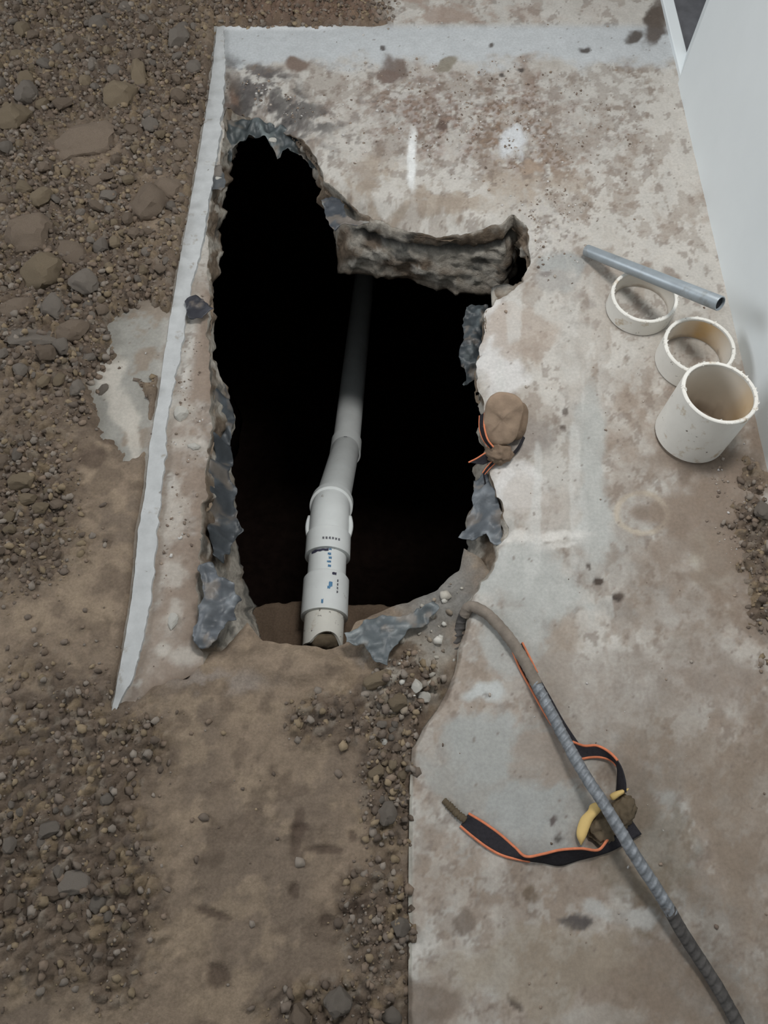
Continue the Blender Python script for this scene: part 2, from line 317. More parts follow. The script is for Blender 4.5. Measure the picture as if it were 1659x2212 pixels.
# ------------------------------------------------------------------ slab
xs = axis(-2.2, -1.12, .80, 0.8, .004, .04)
ys = axis(-1.5, -.28, 2.35, 3.8, .004, .02)
x, y, d, f = cut_grid(xs, ys, R_slab)
z, px, py, ci, grav = slab_z(x, y, d)
z = np.where((x < -1.12) | (y < -.28) | (y > 2.5), 0, z)
def slab_paint(x, y, px, py, ci, grav):
    n1 = fbm(x*5+2, y*5, 5, 80, .6); n2 = fbm(x*16, y*16, 5, 85, .62); n3 = fbm(x*50, y*50, 4, 90, .6)
    LIGHT, BEIGE, BROWN, GREY = (191,186,179), (163,151,140), (134,118,104), (156,155,151)
    c = np.tile(lin(BEIGE), (len(x), 1))
    # lighter, dustier concrete around the opening and at the far end
    wl = np.clip(.25+.55*ss(1300, 500, py)+.45*blob(px, py, 1120, 1000, 170, 260, 0, .6, .4)-.35*ss(1350, 1659, px)*ss(900, 1200, py), 0, 1)
    m = ss(.62, .44, n1*.5+n2*.5+.16-.30*wl); c = over(c, m, LIGHT)
    m = ss(.47, .60, fbm(x*7+40, y*7, 4, 101)*.6+n2*.4); c = over(c, m*ss(900, 1350, py), GREY, .8)
    m = ss(.52, .62, fbm(x*8+9, y*8+4, 5, 93, .6)); c = over(c, m*ss(500, 1100, py), BROWN, .55)
    # brown gravelly dirt on the far part
    m = blob(px, py, 1040, 250, 285, 95, 4, .45, .75, .03, 72)*ss(.38, .55, n3*.6+n2*.4); c = over(c, m, (132,112,100), .95)
    m = blob(px, py, 1150, 320, 110, 90, 30, .4, .7, .03, 74)*ss(.36, .5, n3); c = over(c, m, (134,114,98), .9)
    m = blob(px, py, 1330, 190, 90, 90, 0, .5, .8, .03, 76)*ss(.45, .56, n3); c = over(c, m, (130,118,108), .85)
    m = blob(px, py, 1320, 400, 130, 170, 0, .5, .8, .03, 78)*ss(.56, .66, n3); c = over(c, m, (140,128,118), .8)
    m = blob(px, py, 700, 200, 230, 130, 0, .5, .8, .03, 79)*ss(.60, .70, n3); c = over(c, m, (120,112,106), .7)
    m = blob(px, py, 870, 440, 170, 50, 5, .5, .5, .02, 81); c = over(c, m*ss(.4, .6, n2), (140,130,118), .9)
    m = blob(px, py, 980, 400, 260, 70, 0, .5, .7, .02, 84); c = over(c, m*ss(.44, .56, n2), (168,156,143), .9)
    m = blob(px, py, 560, 200, 110, 60, 25, .5, .6, .03, 82); c = over(c, m*ss(.40, .56, n3), (92,86,84), .9)
    c = over(c, blob(px, py, 500, 225, 18, 45, 0, .4, .5, .04, 82), (124,100,86), .9)
    c = over(c, (ci > .62)*np.clip(grav, 0, 1), (176,170,166), .5); c = over(c, (ci < .2)*np.clip(grav, 0, 1), (104,92,84), .55)
    # crisp-edged remains of slurry and dust
    q = fbm(px*.011+5, py*.005, 5, 320, .62); c = over(c, ss(.555, .575, q)*ss(500, 640, py), (150,136,123), .45)
    q = fbm(px*.014+9, py*.010, 5, 321, .64); c = over(c, ss(.58, .60, q), (184,180,174), .45)
    q = fbm(px*.020+3, py*.016, 5, 322, .66); c = over(c, ss(.585, .60, q), (134,119,106), .4); c = over(c, ss(.37, .355, q), (182,176,168), .4)
    q = fbm(px*.045+3, py*.040, 5, 323, .66); c = over(c, ss(.62, .64, q), (122,108,98), .5)*1.0
    # grey smooth band at the far edge
    m = ss(150, 118, py+(n2-.5)*70)*ss(45, 66, py); c = over(c, m, (188,191,193), .95)
    c = over(c, ss(70, 58, py)*ss(54, 60, py)*ss(760, 690, px), (214,216,218))
    c = over(c, ss(56, 46, py)*ss(1440, 900, px)*ss(.42, .58, n2), (158,140,128), .8)
    # distinct marks, some of them cast shadows painted into the slab colour
    for bx, by, rx, ry, ro, cc, k, na in [
        (644,143,27,15,5,(124,108,98),1,.35),(850,150,30,20,10,(112,98,90),.9,.5),(838,165,20,18,0,(116,100,92),.9,.5),(964,138,24,12,-30,(134,126,112),.9,.3),
        (828,104,6,7,0,(80,72,70),.9,.2),(1062,99,6,6,0,(80,72,66),.9,.2),(1264,110,14,9,0,(70,62,58),.9,.3),(1372,82,20,12,-30,(76,66,58),.9,.5),
        (1415,60,26,50,15,(84,72,64),.9,.6),(1425,20,22,40,0,(92,82,74),.8,.6),(1085,162,6,5,0,(74,66,62),.9,.2),(1124,152,6,5,0,(74,66,62),.9,.2),
        (957,272,10,14,25,(96,80,72),.9,.4),(890,345,12,62,-2,(222,222,220),1,.12),(1112,305,24,34,0,(204,206,208),.95,.4),(1148,367,24,15,0,(158,140,124),.9,.3),
        (1215,580,44,34,10,(160,160,157),1,.15),(1205,600,40,26,0,(164,160,155),.9,.3),(1390,575,20,10,0,(140,124,112),.8,.4),(1455,590,24,12,20,(130,116,106),.7,.5),
        (1270,660,20,9,0,(146,136,128),.8,.3),(1268,900,30,60,3,(176,176,172),.7,.5),(1278,1050,38,190,-4,(176,176,172),.95,.25),(1240,760,34,150,0,(186,182,176),.6,.6),
        (1150,1160,120,13,-3,(210,206,200),.9,.35),(1160,1185,90,8,-8,(206,202,196),.8,.5),(1110,1250,90,60,20,(176,176,172),.9,.5),(1150,1290,110,60,25,(176,176,172),.9,.5),
        (1120,1380,80,70,40,(176,176,172),.85,.6),(1050,1500,45,22,0,(186,188,186),.95,.15),(1050,1502,7,5,0,(140,136,132),.9,.2),(1040,1600,90,70,-30,(170,172,170),.85,.5),
        (1090,1700,150,110,0,(160,160,156),.75,.6),(1180,1770,120,60,0,(162,164,162),.7,.6),
        (1290,1258,11,9,20,(62,54,50),1,.15),(1335,1291,12,13,-30,(66,58,54),1,.15),(1272,1223,6,7,0,(78,70,64),.9,.2),(1222,890,6,9,20,(86,76,70),.8,.3),(1215,922,8,7,0,(96,86,80),.9,.2),
        (1195,1772,8,8,0,(92,82,80),.9,.2),(1206,1813,10,11,0,(88,84,80),.9,.2),(1245,1992,30,15,0,(84,78,76),.95,.4),(1003,1990,18,26,5,(116,104,94),.8,.4),(1145,1935,14,18,0,(110,96,82),.9,.3),
        (1113,2168,24,8,42,(88,78,70),.9,.25),(1180,590,14,6,0,(110,100,96),.6,.4),(1530,1180,50,32,-60,(176,168,154),.85,.5),(1560,1220,36,60,30,(182,176,164),.7,.5),
        (1440,1330,22,34,-20,(184,180,174),.8,.4),(1465,1400,24,30,-20,(178,174,166),.7,.5),(1470,1110,60,60,0,(140,125,112),.8,.6),(1560,1000,90,30,0,(104,94,86),.9,.6),
        (1420,1960,60,90,20,(112,98,82),.75,.6),(1530,1480,140,60,20,(150,140,132),.5,.6),(1400,1850,90,80,30,(118,106,90),.6,.6),(1350,1980,90,22,12,(178,176,172),.8,.4),(1040,2080,45,35,20,(176,168,158),.6,.6),  # brown patch right of the yellow-rimmed object is its painted shadow
        (1180,2100,200,80,0,(150,138,122),.6,.6),(920,2150,60,60,0,(122,108,96),.8,.5),(1480,2130,120,90,0,(124,108,94),.6,.6),(1290,2190,80,40,0,(172,166,158),.6,.5),
        (1075,700,60,60,0,(206,202,198),.8,.5),(1075,790,45,80,0,(212,210,208),.8,.4),(1130,720,70,60,0,(168,154,142),.7,.7),(1150,950,50,60,0,(150,142,136),.7,.4),  # last patch is the muddy lamp's shadow, painted in
        (1110,1060,50,50,0,(214,211,208),.8,.5),(1130,1100,70,60,0,(186,178,170),.6,.6),(1210,1420,70,80,30,(158,146,134),.7,.6),(1300,1480,120,90,0,(160,152,144),.6,.6),(1180,1640,60,60,0,(152,138,126),.7,.6)]:
        wa = min(rx, ry)*1.1; sq = .55/max(8, min(rx, ry))
        wx = (fbm(px*sq+bx, py*sq, 3, 301)-.5)*wa*1.6; wy = (fbm(px*sq, py*sq+by, 3, 302)-.5)*wa*1.6
        c = over(c, blob(px+wx, py+wy, bx, by, rx, ry, ro, .30, na, .035, int(bx+by)), cc, k)
    # streaks dragged with a trowel
    st = ss(.60, .70, vn(px*.05, py*.006, 120))*blob(px, py, 1180, 900, 110, 330, 0, .5, .4); c = over(c, st, (204,203,199), .6)
    # round mud print
    r = np.hypot((px-1385)/58, (py-1108)/46)+(n2-.5)*.3; c = over(c, ss(.16, .05, abs(r-.95)), (186,174,158), .8); c = over(c, ss(.45, .25, r), (130,118,108), .7)
    # brown dust between the strip and the opening, and dirt towards the earth
    m = ss(0, 30, px-strip_left(py)-45)*ss(600, 480, px)*ss(260, 330, py); c = over(c, m*ss(.64, .52, n2), (142,126,113), .95)
    c = over(c, ss(470, 380, px)*ss(.40, .52, n2)*ss(300, 500, py)*(px > strip_left(py)), (150,136,124), .6)
    for bx, by, rx, ry in [(390,890,30,20),(372,1110,25,60),(378,1240,26,30),(375,1335,20,32),(352,1402,12,14),(410,960,40,16),(400,1415,50,20)]:
        c = over(c, blob(px, py, bx, by, rx, ry, 10, .6, .9, .05, bx), (188,181,172), .7)
    m = ss(25, -30, px-strip_left(py)); c = over(c, m, (150,147,140)); c = over(c, m*ss(.5, .62, n2), (136,122,108), .8)
    for bx, by, rx, ry, ro in [(235,800,35,42,0),(262,880,28,60,-30),(290,950,14,60,-10)]:
        c = over(c, blob(px, py, bx, by, rx, ry, ro, .3, .6, .04, bx), (188,181,171), .8)
    c = over(c, ss(893, 888, px)*(px > 878)*ss(1640, 1700, py)*ss(2140, 2060, py), (206,204,196), .9)  # pale line paints the light caught by the slab's edge
    c = over(c, blob(px, py, 1620, 1230, 110, 330, -14, .9, .8, .02, 311)*ss(.36, .56, n2), (128,112,98), .9)
    c = over(c, blob(px, py, 1540, 1180, 170, 260, -10, .8, .8, .018, 313)*ss(.34, .54, fbm(x*11, y*11, 5, 331)), (132,117,104), .75)
    c = over(c, blob(px, py, 1530, 1900, 230, 360, 0, .8, .8, .012, 314)*ss(.40, .56, fbm(x*9+5, y*9, 5, 333)), (132,118,104), .7)
    m = blob(px, py, 585, 228, 125, 62, 28, .5, .7, .03, 315)*ss(.40, .52, fbm(x*34, y*34, 5, 335)); c = over(c, m, (84,80,78), .85)
    # scattered crumbs
    d1, d2, cid = cells(x*60, y*60, 130); c = over(c, ((d1 < .05+.10*(cid-.93)/.07)*(cid > .93)).astype(float), (118,106,98), .7)
    c = c*(1+(n3-.5)*.22)[:, None]
    return np.clip(c, 0, 1)
floor = mesh_np('floor', np.stack([x, y, z], -1), f, M_slab, col=slab_paint(x, y, px, py, ci, grav)); floor['kind'] = 'structure'
floor['label'] = 'dusty grey concrete slab around the broken opening'

# broken faces of the slab
def edge_ribbon(T, B, name, label):
    K = 26; n = len(T); sd = np.zeros(n); zt, *_ = slab_z(T[:, 0], T[:, 1], sd); T = T.copy(); T[:, 2] = zt-.0005
    t = np.linspace(0, 1, K)[:, None, None]
    P = T[None]*(1-t)+B[None]*t
    # keep the face steep at the top, leaning below
    P[..., 2] = T[None, :, 2]*(1-t[..., 0]**.9)+B[None, :, 2]*t[..., 0]**.9
    tv = T[:, :2]*1; arc = np.concatenate([[0], np.cumsum(np.linalg.norm(np.diff(T[:, :2], axis=0), axis=1))])
    A = np.tile(arc, (K, 1)); Z = P[..., 2]
    g = np.gradient(T[:, :2], axis=0); g /= np.linalg.norm(g, axis=1)[:, None]+1e-9; nrm = np.stack([g[:, 1], -g[:, 0]], -1)
    k_ = .45 if 'left' in label else 1.0; d1, d2, ci = cells(A*24+fbm(A*30, Z*30, 2, 149)*.8, Z*30, 150); big = fbm(A*14, Z*20, 4, 151)-.5
    amp = (np.clip(t[..., 0]*5, 0, 1))*np.ones_like(A)
    disp = (big*.040+np.clip(d2-d1, 0, .4)*.012*(ci > .4)+(fbm(A*70, Z*70, 4, 153)-.5)*.012)*amp*k_
    P[..., :2] += nrm[None]*disp[..., None]
    P[..., 2] += (fbm(A*50, Z*50+7, 3, 155)-.5)*.008*amp*k_
    idx = np.arange(K*n).reshape(K, n); q = np.stack([idx[:-1, :-1], idx[1:, :-1], idx[1:, 1:], idx[:-1, 1:]], -1).reshape(-1, 4)
    n2 = fbm(A*22, Z*22, 4, 157).ravel(); tt = np.broadcast_to(t[..., 0], A.shape).ravel(); c = np.tile(lin((150,140,128)), (K*n, 1))
    c = over(c, ss(.5, .62, n2), (120,106,92)); c = over(c, ss(.50, .40, n2), (172,166,156), .7)
    c = over(c, ((ci.ravel() > .72)*(d1.ravel() < .45)).astype(float), (196,190,180), .7); c = over(c, (ci.ravel() < .12).astype(float), (84,86,84), .6)
    ppx, ppy = pix(P[..., 0].ravel(), P[..., 1].ravel(), P[..., 2].ravel())
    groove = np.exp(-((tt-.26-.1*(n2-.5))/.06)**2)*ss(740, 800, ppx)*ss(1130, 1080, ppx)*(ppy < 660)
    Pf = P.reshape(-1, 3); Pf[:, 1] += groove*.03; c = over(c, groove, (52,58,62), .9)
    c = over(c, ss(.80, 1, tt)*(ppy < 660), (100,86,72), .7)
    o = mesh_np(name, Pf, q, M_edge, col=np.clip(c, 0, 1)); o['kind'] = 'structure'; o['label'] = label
    m = o.modifiers.new('s', 'SOLIDIFY'); m.thickness = .004; m.offset = -1
    return o
edge_ribbon(np.vstack([Tj[:1], T1]), np.vstack([B2[-1:], B1]), 'floor_edge', 'broken rough face of the slab at the far and right side of the opening')
edge_ribbon(T2, B2, 'floor_edge', 'earthy broken face of the slab at the left side of the opening')
# formed side of the slab where it ends against the earth
k0 = 0; ed = RS; n = len(ed)
vv = np.vstack([np.c_[ed, np.full(n, -.0008)], np.c_[ed, np.full(n, -.16)]])
qq = np.array([[i, i+1, n+i+1, n+i] for i in range(n-1)])
o = mesh_np('floor_edge', vv, qq, M_edge, col=np.tile(lin((190,184,174)), (2*n, 1)), smooth=False); o['kind'] = 'structure'; o['label'] = 'straight pale side of the slab beside the earth in the foreground'
# bare strip where a wall stood
sl = [(470,65),(458,170),(441,280),(421,400),(395,540),(376,650),(357,770),(345,860),(326,960),(318,1050),(301,1150),(292,1260),(275,1370),(256,1480),(240,1557)]
sr = [(482,68),(488,150),(484,205),(476,300),(462,385),(448,470),(436,540),(415,620),(402,700),(388,790),(372,850),(362,930),(358,1010),(345,1100),(340,1180),(328,1290),(314,1380),(288,1470),(258,1530)]
pl = np.vstack([roughen(P2(sl), .003, 60, .006, 160), roughen(P2(sr[::-1]), .010, 55, .005, 165)])
bm = bmesh.new(); vs = [bm.verts.new((p[0], p[1], .0075)) for p in pl]; fc = bm.faces.new(vs)
r = bmesh.ops.extrude_face_region(bm, geom=[fc]); bmesh.ops.translate(bm, verts=[v for v in r['geom'] if isinstance(v, bmesh.types.BMVert)], vec=(0, 0, -.012))
bmesh.ops.triangulate(bm, faces=bm.faces[:]); bmesh.ops.recalc_face_normals(bm, faces=bm.faces[:])
me = bpy.data.meshes.new('trim_1'); bm.to_mesh(me); bm.free(); me.materials.append(M_strip)
o = bpy.data.objects.new('trim_1', me); COL.objects.link(o); tag(o, 'clean pale concrete strip running down the left of the opening', kind='structure')

# ------------------------------------------------------------------ earth
xs = axis(-3.0, -1.12, .78, 0.78, .0042, .05); ys = axis(-3.0, -.26, 2.35, 3.8, .0042, .02)
x, y, d, f = cut_grid(xs, ys, R_soil)
z, D, ci, cj, px, py = soil_h(x, y)
out = (x < -1.14) | (y < -.30); z = np.where(out, np.maximum(z, -.01), z)
sds, _, _ = poly_sdf(x, y, R_slab); onslab = sds < -.002
lowv = z < -.012
keep = ~((onslab & lowv)[f].all(1)); f = f[keep]; used = np.zeros(len(x), bool); used[f.ravel()] = True; mpp = np.cumsum(used)-1; f = mpp[f]
x, y, z, d, D, ci, cj, px, py = [a[used] for a in (x, y, z, d, D, ci, cj, px, py)]
z = z-(.006+.02*fbm(x*40, y*40, 3, 170))*np.exp(-d/.014)
n1 = fbm(x*5, y*5, 4, 180); n2 = fbm(x*18, y*18, 5, 185, .6)
c = np.tile(lin((146,129,112)), (len(x), 1))
c = over(c, ss(.45, .62, n1), (132,117,103)); c = over(c, ss(.52, .40, n2), (160,142,122), .7)
c = over(c, D, (112,98,86), .85); c = over(c, D*(ci > .75), (146,128,104), .7); c = over(c, D*(cj < .2), (96,86,78), .7); c = over(c, D*(cj > .85), (146,136,124), .6)  # rubbly earth darkened to paint deeper shade between the clods; cell tones vary
c = over(c, ss(.56, .66, fbm(x*30, y*30, 4, 190)), (110,96,84), .55)
c = over(c, blob(px, py, 880, 1420, 90, 100, 20, .5, .7, .03, 7)*ss(.42, .55, n2), (184,176,164), .8)
c = over(c, blob(px, py, 960, 1265, 90, 110, 15, .5, .5, .03, 7), (136,134,130), .9)
c = over(c, ss(64, 40, py)*ss(400, 600, px), (130,106,92), .7); c = over(c, blob(px, py, 900, 20, 90, 30, 0, .5, .7, .03, 9), (186,178,168), .8)
c = over(c, blob(px, py, 1050, 20, 190, 34, 0, .5, .6, .03, 9), (180,172,162), .7)
c = over(c, blob(px, py, 480, 1470, 100, 25, 0, .5, .5, .03, 11)*ss(.45, .55, n2), (160,150,142), .6)
for bx, by, rx, ry, ro in [(640,1800,13,60,8),(700,1835,42,9,3),(632,1925,12,18,0),(645,1787,20,10,0),(760,1805,10,12,0),(460,1975,40,10,20),(205,995,36,24,-20),(240,940,30,26,0),(470,2110,26,26,0),(770,1960,40,12,-20),(700,1990,14,14,0)]:
    m = blob(px, py, bx, by, rx, ry, ro, .3, .4, .05, bx); c = over(c, m, (98,84,74), .8); z = z-.004*m
c = c*(.92+(fbm(x*70, y*70, 3, 195)-.5)*.3)[:, None]
earth = mesh_np('earth', np.stack([x, y, z], -1), f, M_soil, col=np.clip(c, 0, 1)); tag(earth, 'brown trodden earth and dust around and over the slab', kind='structure')

# ------------------------------------------------------------------ pit below
def shell():
    """clay pit hollowed out under the slab: four leaning walls and a bottom"""
    x0, x1, y0, y1, zt, zb = -.78, .62, .30, 2.75, -.055, -2.0
    V_, F_ = [], []
    def sheet(o, a, b, na, nb, sd):
        base = len(V_); o, a, b = map(np.array, (o, a, b))
        nr = np.cross(a, b); nr = nr/np.linalg.norm(nr)
        for j in range(nb+1):
            for i in range(na+1):
                p = o+a*i/na+b*j/nb; e = min(i, na-i, j, nb-j) > 0
                V_.append(p+nr*((float(fbm(np.array(p[0]*3+p[2]), np.array(p[1]*3+sd+p[2]*2), 4, 200))-.5)*.25 if e else 0))
        for j in range(nb):
            for i in range(na):
                q = base+j*(na+1)+i; F_.append((q, q+1, q+na+2, q+na+1))
    h = zb-zt
    sheet((x0, y0, zt), (0, y1-y0, 0), (0, 0, h), 50, 40, 1); sheet((x1, y1, zt), (0, y0-y1, 0), (0, 0, h), 50, 40, 2)
    sheet((x0, y1, zt), (x1-x0, 0, 0), (0, 0, h), 30, 40, 3); sheet((x1, y0, zt), (x0-x1, 0, 0), (0, 0, h), 30, 40, 4)
    sheet((x0, y0, zb), (x1-x0, 0, 0), (0, y1-y0, 0), 30, 50, 5)
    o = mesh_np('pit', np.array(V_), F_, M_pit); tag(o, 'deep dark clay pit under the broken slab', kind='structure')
shell()
# earth shelf that carries the near end of the pipe
us = np.linspace(0, 1, 110); ws = np.linspace(0, 1, 60); V_ = []
lx0, lx1 = -.55, .25
for w in ws:
    for u in us:
        X = lx0+(lx1-lx0)*u; e = .530+(float(fbm(np.array(u*9), np.array(0.), 3, 210))-.5)*.04
        if w < .6:
            Y = .26+(e-.26)*w/.6; Zz = -.372-.012*w
        else:
            k = (w-.6)/.4; Y = e+.10*k; Zz = -.379-.7*k**1.3
        nz = (float(fbm(np.array(X*25), np.array(Y*25), 4, 211))-.5)*.03
        V_.append((X, Y+nz*.5, Zz+nz))
qs = [(j*110+i, j*110+i+1, (j+1)*110+i+1, (j+1)*110+i) for j in range(59) for i in range(109)]
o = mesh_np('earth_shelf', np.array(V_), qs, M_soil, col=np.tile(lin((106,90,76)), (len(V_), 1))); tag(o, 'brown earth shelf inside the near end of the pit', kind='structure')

# ------------------------------------------------------------------ wall on the right
def box(name, lo, hi, m, parent=None, bev=0):
    bm = bmesh.new(); bmesh.ops.create_cube(bm, size=1)
    lo, hi = Vector(lo), Vector(hi)
    for v in bm.verts: v.co = Vector([(lo[i]+hi[i])/2+v.co[i]*(hi[i]-lo[i]) for i in range(3)])
    if bev: bmesh.ops.bevel(bm, geom=bm.edges[:], offset=bev, segments=2, affect='EDGES', profile=.5)
    me = bpy.data.meshes.new(name); bm.to_mesh(me); bm.free(); me.materials.append(m)
    o = bpy.data.objects.new(name, me); COL.objects.link(o)
    if parent: o.parent = parent; o.matrix_parent_inverse = Matrix.Translation(parent.location).inverted()
    return o
bm = bmesh.new(); fp = [(.731, -1.6), (.737, 1.77), (.770, 1.868), (.90, 1.868), (.90, -1.6)]
fc = bm.faces.new([bm.verts.new((p[0], p[1], -.02)) for p in fp]); ex = bmesh.ops.extrude_face_region(bm, geom=[fc])
bmesh.ops.translate(bm, verts=[v for v in ex['geom'] if isinstance(v, bmesh.types.BMVert)], vec=(0, 0, 2.6)); bmesh.ops.recalc_face_normals(bm, faces=bm.faces[:])
me = bpy.data.meshes.new('wall_right'); bm.to_mesh(me); bm.free(); me.materials.append(M_wall)
o = bpy.data.objects.new('wall_right', me); COL.objects.link(o); tag(o, 'smooth white wall at the right', kind='structure')
tag(box('trim_2', (.742, 1.76, -.01), (.772, 3.8, .012), M_wall, bev=.002), 'narrow white strip on the floor beyond the wall end', kind='structure')
tag(box('floor_beyond', (.7725, 1.2, -.06), (3, 3.8, .004), M_greyfl), 'dark grey floor beyond the wall end', kind='structure')

# ------------------------------------------------------------------ tubes, lathes
def frame(d):
    d = d.normalized(); a = Vector((0, 0, 1)) if abs(d.z) < .95 else Vector((0, 1, 0))
    u = a.cross(d).normalized(); return u, d.cross(u)
def lathe(name, P, axis_, prof, m, parent=None, seg=56, closed=True, disp=None):
    P = Vector(P); A = Vector(axis_).normalized(); u, w = frame(A); V_ = []; n = len(prof)
    for i, (s, r) in enumerate(prof):
        for k in range(seg):
            t = 2*math.pi*k/seg; s2, r2 = (s, r) if disp is None else disp(i, s, r, t)
            V_.append(P+A*s2+(u*math.cos(t)+w*math.sin(t))*r2)
    F_ = [((i % n)*seg+k, (i % n)*seg+(k+1) % seg, ((i+1) % n)*seg+(k+1) % seg, ((i+1) % n)*seg+k) for i in range(n if closed else n-1) for k in range(seg)]
    o = mesh_np(name, [tuple(v) for v in V_], F_, m, parent)
    bm = bmesh.new(); bm.from_mesh(o.data); bmesh.ops.recalc_face_normals(bm, faces=bm.faces[:]); bm.to_mesh(o.data); bm.free()
    o.data.polygons.foreach_set('use_smooth', [True]*len(o.data.polygons))
    try: o.data.set_sharp_from_angle(angle=math.radians(40))
    except Exception: pass
    return o
def catmull(pts, n=12):
    pts = [Vector(p) for p in pts]; pts = [pts[0]*2-pts[1]]+pts+[pts[-1]*2-pts[-2]]; out = []
    for i in range(1, len(pts)-2):
        a, b, c, d = pts[i-1:i+3]
        for k in range(n):
            t = k/n; out.append(.5*((2*b)+(c-a)*t+(2*a-5*b+4*c-d)*t*t+(3*b-a-3*c+d)*t**3))
    out.append(pts[-2]); return out
def even(pts, step):
    out = [pts[0]]; acc = 0; last = pts[0]
    for p in pts[1:]:
        seg = (p-last).length
        while acc+seg >= step and seg > 0:
            t = (step-acc)/seg; last = last.lerp(p, t); out.append(last); seg = (p-last).length; acc = 0
        acc += seg; last = p
    return out
def tube(name, pts, rad, m, parent=None, seg=12):
    V_ = []; n = len(pts); up = None
    for i, p in enumerate(pts):
        d = (pts[min(i+1, n-1)]-pts[max(i-1, 0)]).normalized()
        if up is None: u, w = frame(d)
        else: u = (up-d*up.dot(d)).normalized(); w = d.cross(u)
        up = u
        for k in range(seg):
            t = 2*math.pi*k/seg; r = rad(i, t) if callable(rad) else rad
            V_.append(p+(u*math.cos(t)+w*math.sin(t))*r)
    F_ = [(i*seg+k, i*seg+(k+1) % seg, (i+1)*seg+(k+1) % seg, (i+1)*seg+k) for i in range(n-1) for k in range(seg)]
    F_ += [tuple(range(seg))[::-1], tuple((n-1)*seg+k for k in range(seg))]
    return mesh_np(name, [tuple(v) for v in V_], F_, m, parent)

# ------------------------------------------------------------------ drain pipe in the pit
A0 = V(at_d(698, 1380, 1.645)); A1 = V(at_d(713, 1104, 1.83)); C0 = V(at_d(747, 968, 2.42)); C1 = V(at_d(787, 600, 3.45))
dp = empty('drain_pipe', A0, 'white plastic drain pipe running down into the dark pit', 'pipe')
dA = (A1-A0); LA = dA.length; dA.normalize(); dB = (C0-A1); LB = dB.length; dB.normalize(); dC = (C1-C0); LC = dC.length; dC.normalize()
R = .0435; RH = .0515
def along_px(py):   # distance along A where the axis meets that image row
    lo, hi = 0, LA*1.3
    for _ in range(40):
        mid = (lo+hi)/2; p = A0+dA*mid; _, yy = pix(p.x, p.y, p.z)
        if yy > py: lo = mid
        else: hi = mid
    return lo
sc0, sc1, sh0 = along_px(1335), along_px(1250), along_px(1205)
_u, _w = frame(dA); _q = Vector((.35, 0, .95)); tn = math.atan2(_q.dot(_w), _q.dot(_u)) % (2*math.pi)
def jag(i, s, r, t):
    if s < .004: s += .006*vn(np.array(t*2.2), np.array(1.), 3)+.020*max(0, math.cos((t-tn)*1.6) if abs((t-tn+math.pi) % (2*math.pi)-math.pi) < .95 else 0)
    return s, r
lathe('broken_stub', A0, dA, [(-.026, R), (.014, R), (sc0+.02, R), (sc0+.02, R-.006), (.014, R-.006), (-.026, R-.006)], M_pvcdirty, dp, disp=jag)
lump_later = (A0, dA)
cp = lathe('coupling', A0+dA*sc0, dA, [(0, RH), (sc1-sc0-.006, RH), (sc1-sc0, RH-.004), (sc1-sc0, R), (0, R)], M_pvc, dp)
ps = lathe('pipe_section', A0+dA*(sc1-.02), dA, [(0, R), (sh0-sc1+.04, R), (sh0-sc1+.04, R-.006), (0, R-.006)], M_pvc, dp)
# elbow: socket, curved body, socket
el = []
h = along_px(1160)
prof = [(sh0, RH+.0005), (h, RH+.0005), (h+.004, R+.0035)]
pathpts = [A0+dA*s for s, r in prof]; rr = [r for s, r in prof]
b0 = A0+dA*(LA-.035); b1 = A1+dB*.030
for k in range(9):
    t = k/8; p = b0*(1-t)**2+A1*2*t*(1-t)+b1*t*t; pathpts.append(p); rr.append(R+.0035)
pathpts += [b1+dB*.002, b1+dB*.034, b1+dB*.034]; rr += [RH+.001, RH+.001, R]
V_ = []; seg = 56; n = len(pathpts)
for i, p in enumerate(pathpts):
    d = dA if i < 4 else (dB if i > 10 else dA.lerp(dB, (i-3)/8).normalized())
    side = Vector((1, 0, 0)); side = (side-d*side.dot(d)).normalized(); w = d.cross(side)
    for k in range(seg): t = 2*math.pi*k/seg; V_.append(p+(side*math.cos(t)+w*math.sin(t))*rr[i])
F_ = [(i*seg+k, i*seg+(k+1) % seg, (i+1)*seg+(k+1) % seg, (i+1)*seg+k) for i in range(n-1) for k in range(seg)]
F_.append(tuple(range(seg)))
eb = mesh_np('elbow_fitting', [tuple(v) for v in V_], F_, M_pvc, dp)
try: eb.data.set_sharp_from_angle(angle=math.radians(40))
except Exception: pass
for sg in (-1, 1):   # side ribs of the elbow
    side = Vector((1, 0, 0)); side = (side-dA*side.dot(dA)).normalized()
    c0 = A0+dA*(h+.002)+side*sg*(R+.004); tube('rib', [c0+dA*(.055*k/6)+side*sg*.004*math.sin(math.pi*k/6) for k in range(7)], lambda i, t: .0055, M_pvc, dp, 8)
lathe('pipe_section', A1+dB*.05, dB, [(0, R), (LB-.06, R), (LB-.06, R-.006), (0, R-.006)], M_pvc, dp)
lathe('coupling', C0-dC*.035, dC, [(0, R), (0, RH-.003), (.07, RH-.003), (.07, R)], M_pvc, dp)
lathe('pipe_section', C0, dC, [(0, R), (LC+.8, R), (LC+.8, R-.006), (0, R-.006)], M_pvc, dp)
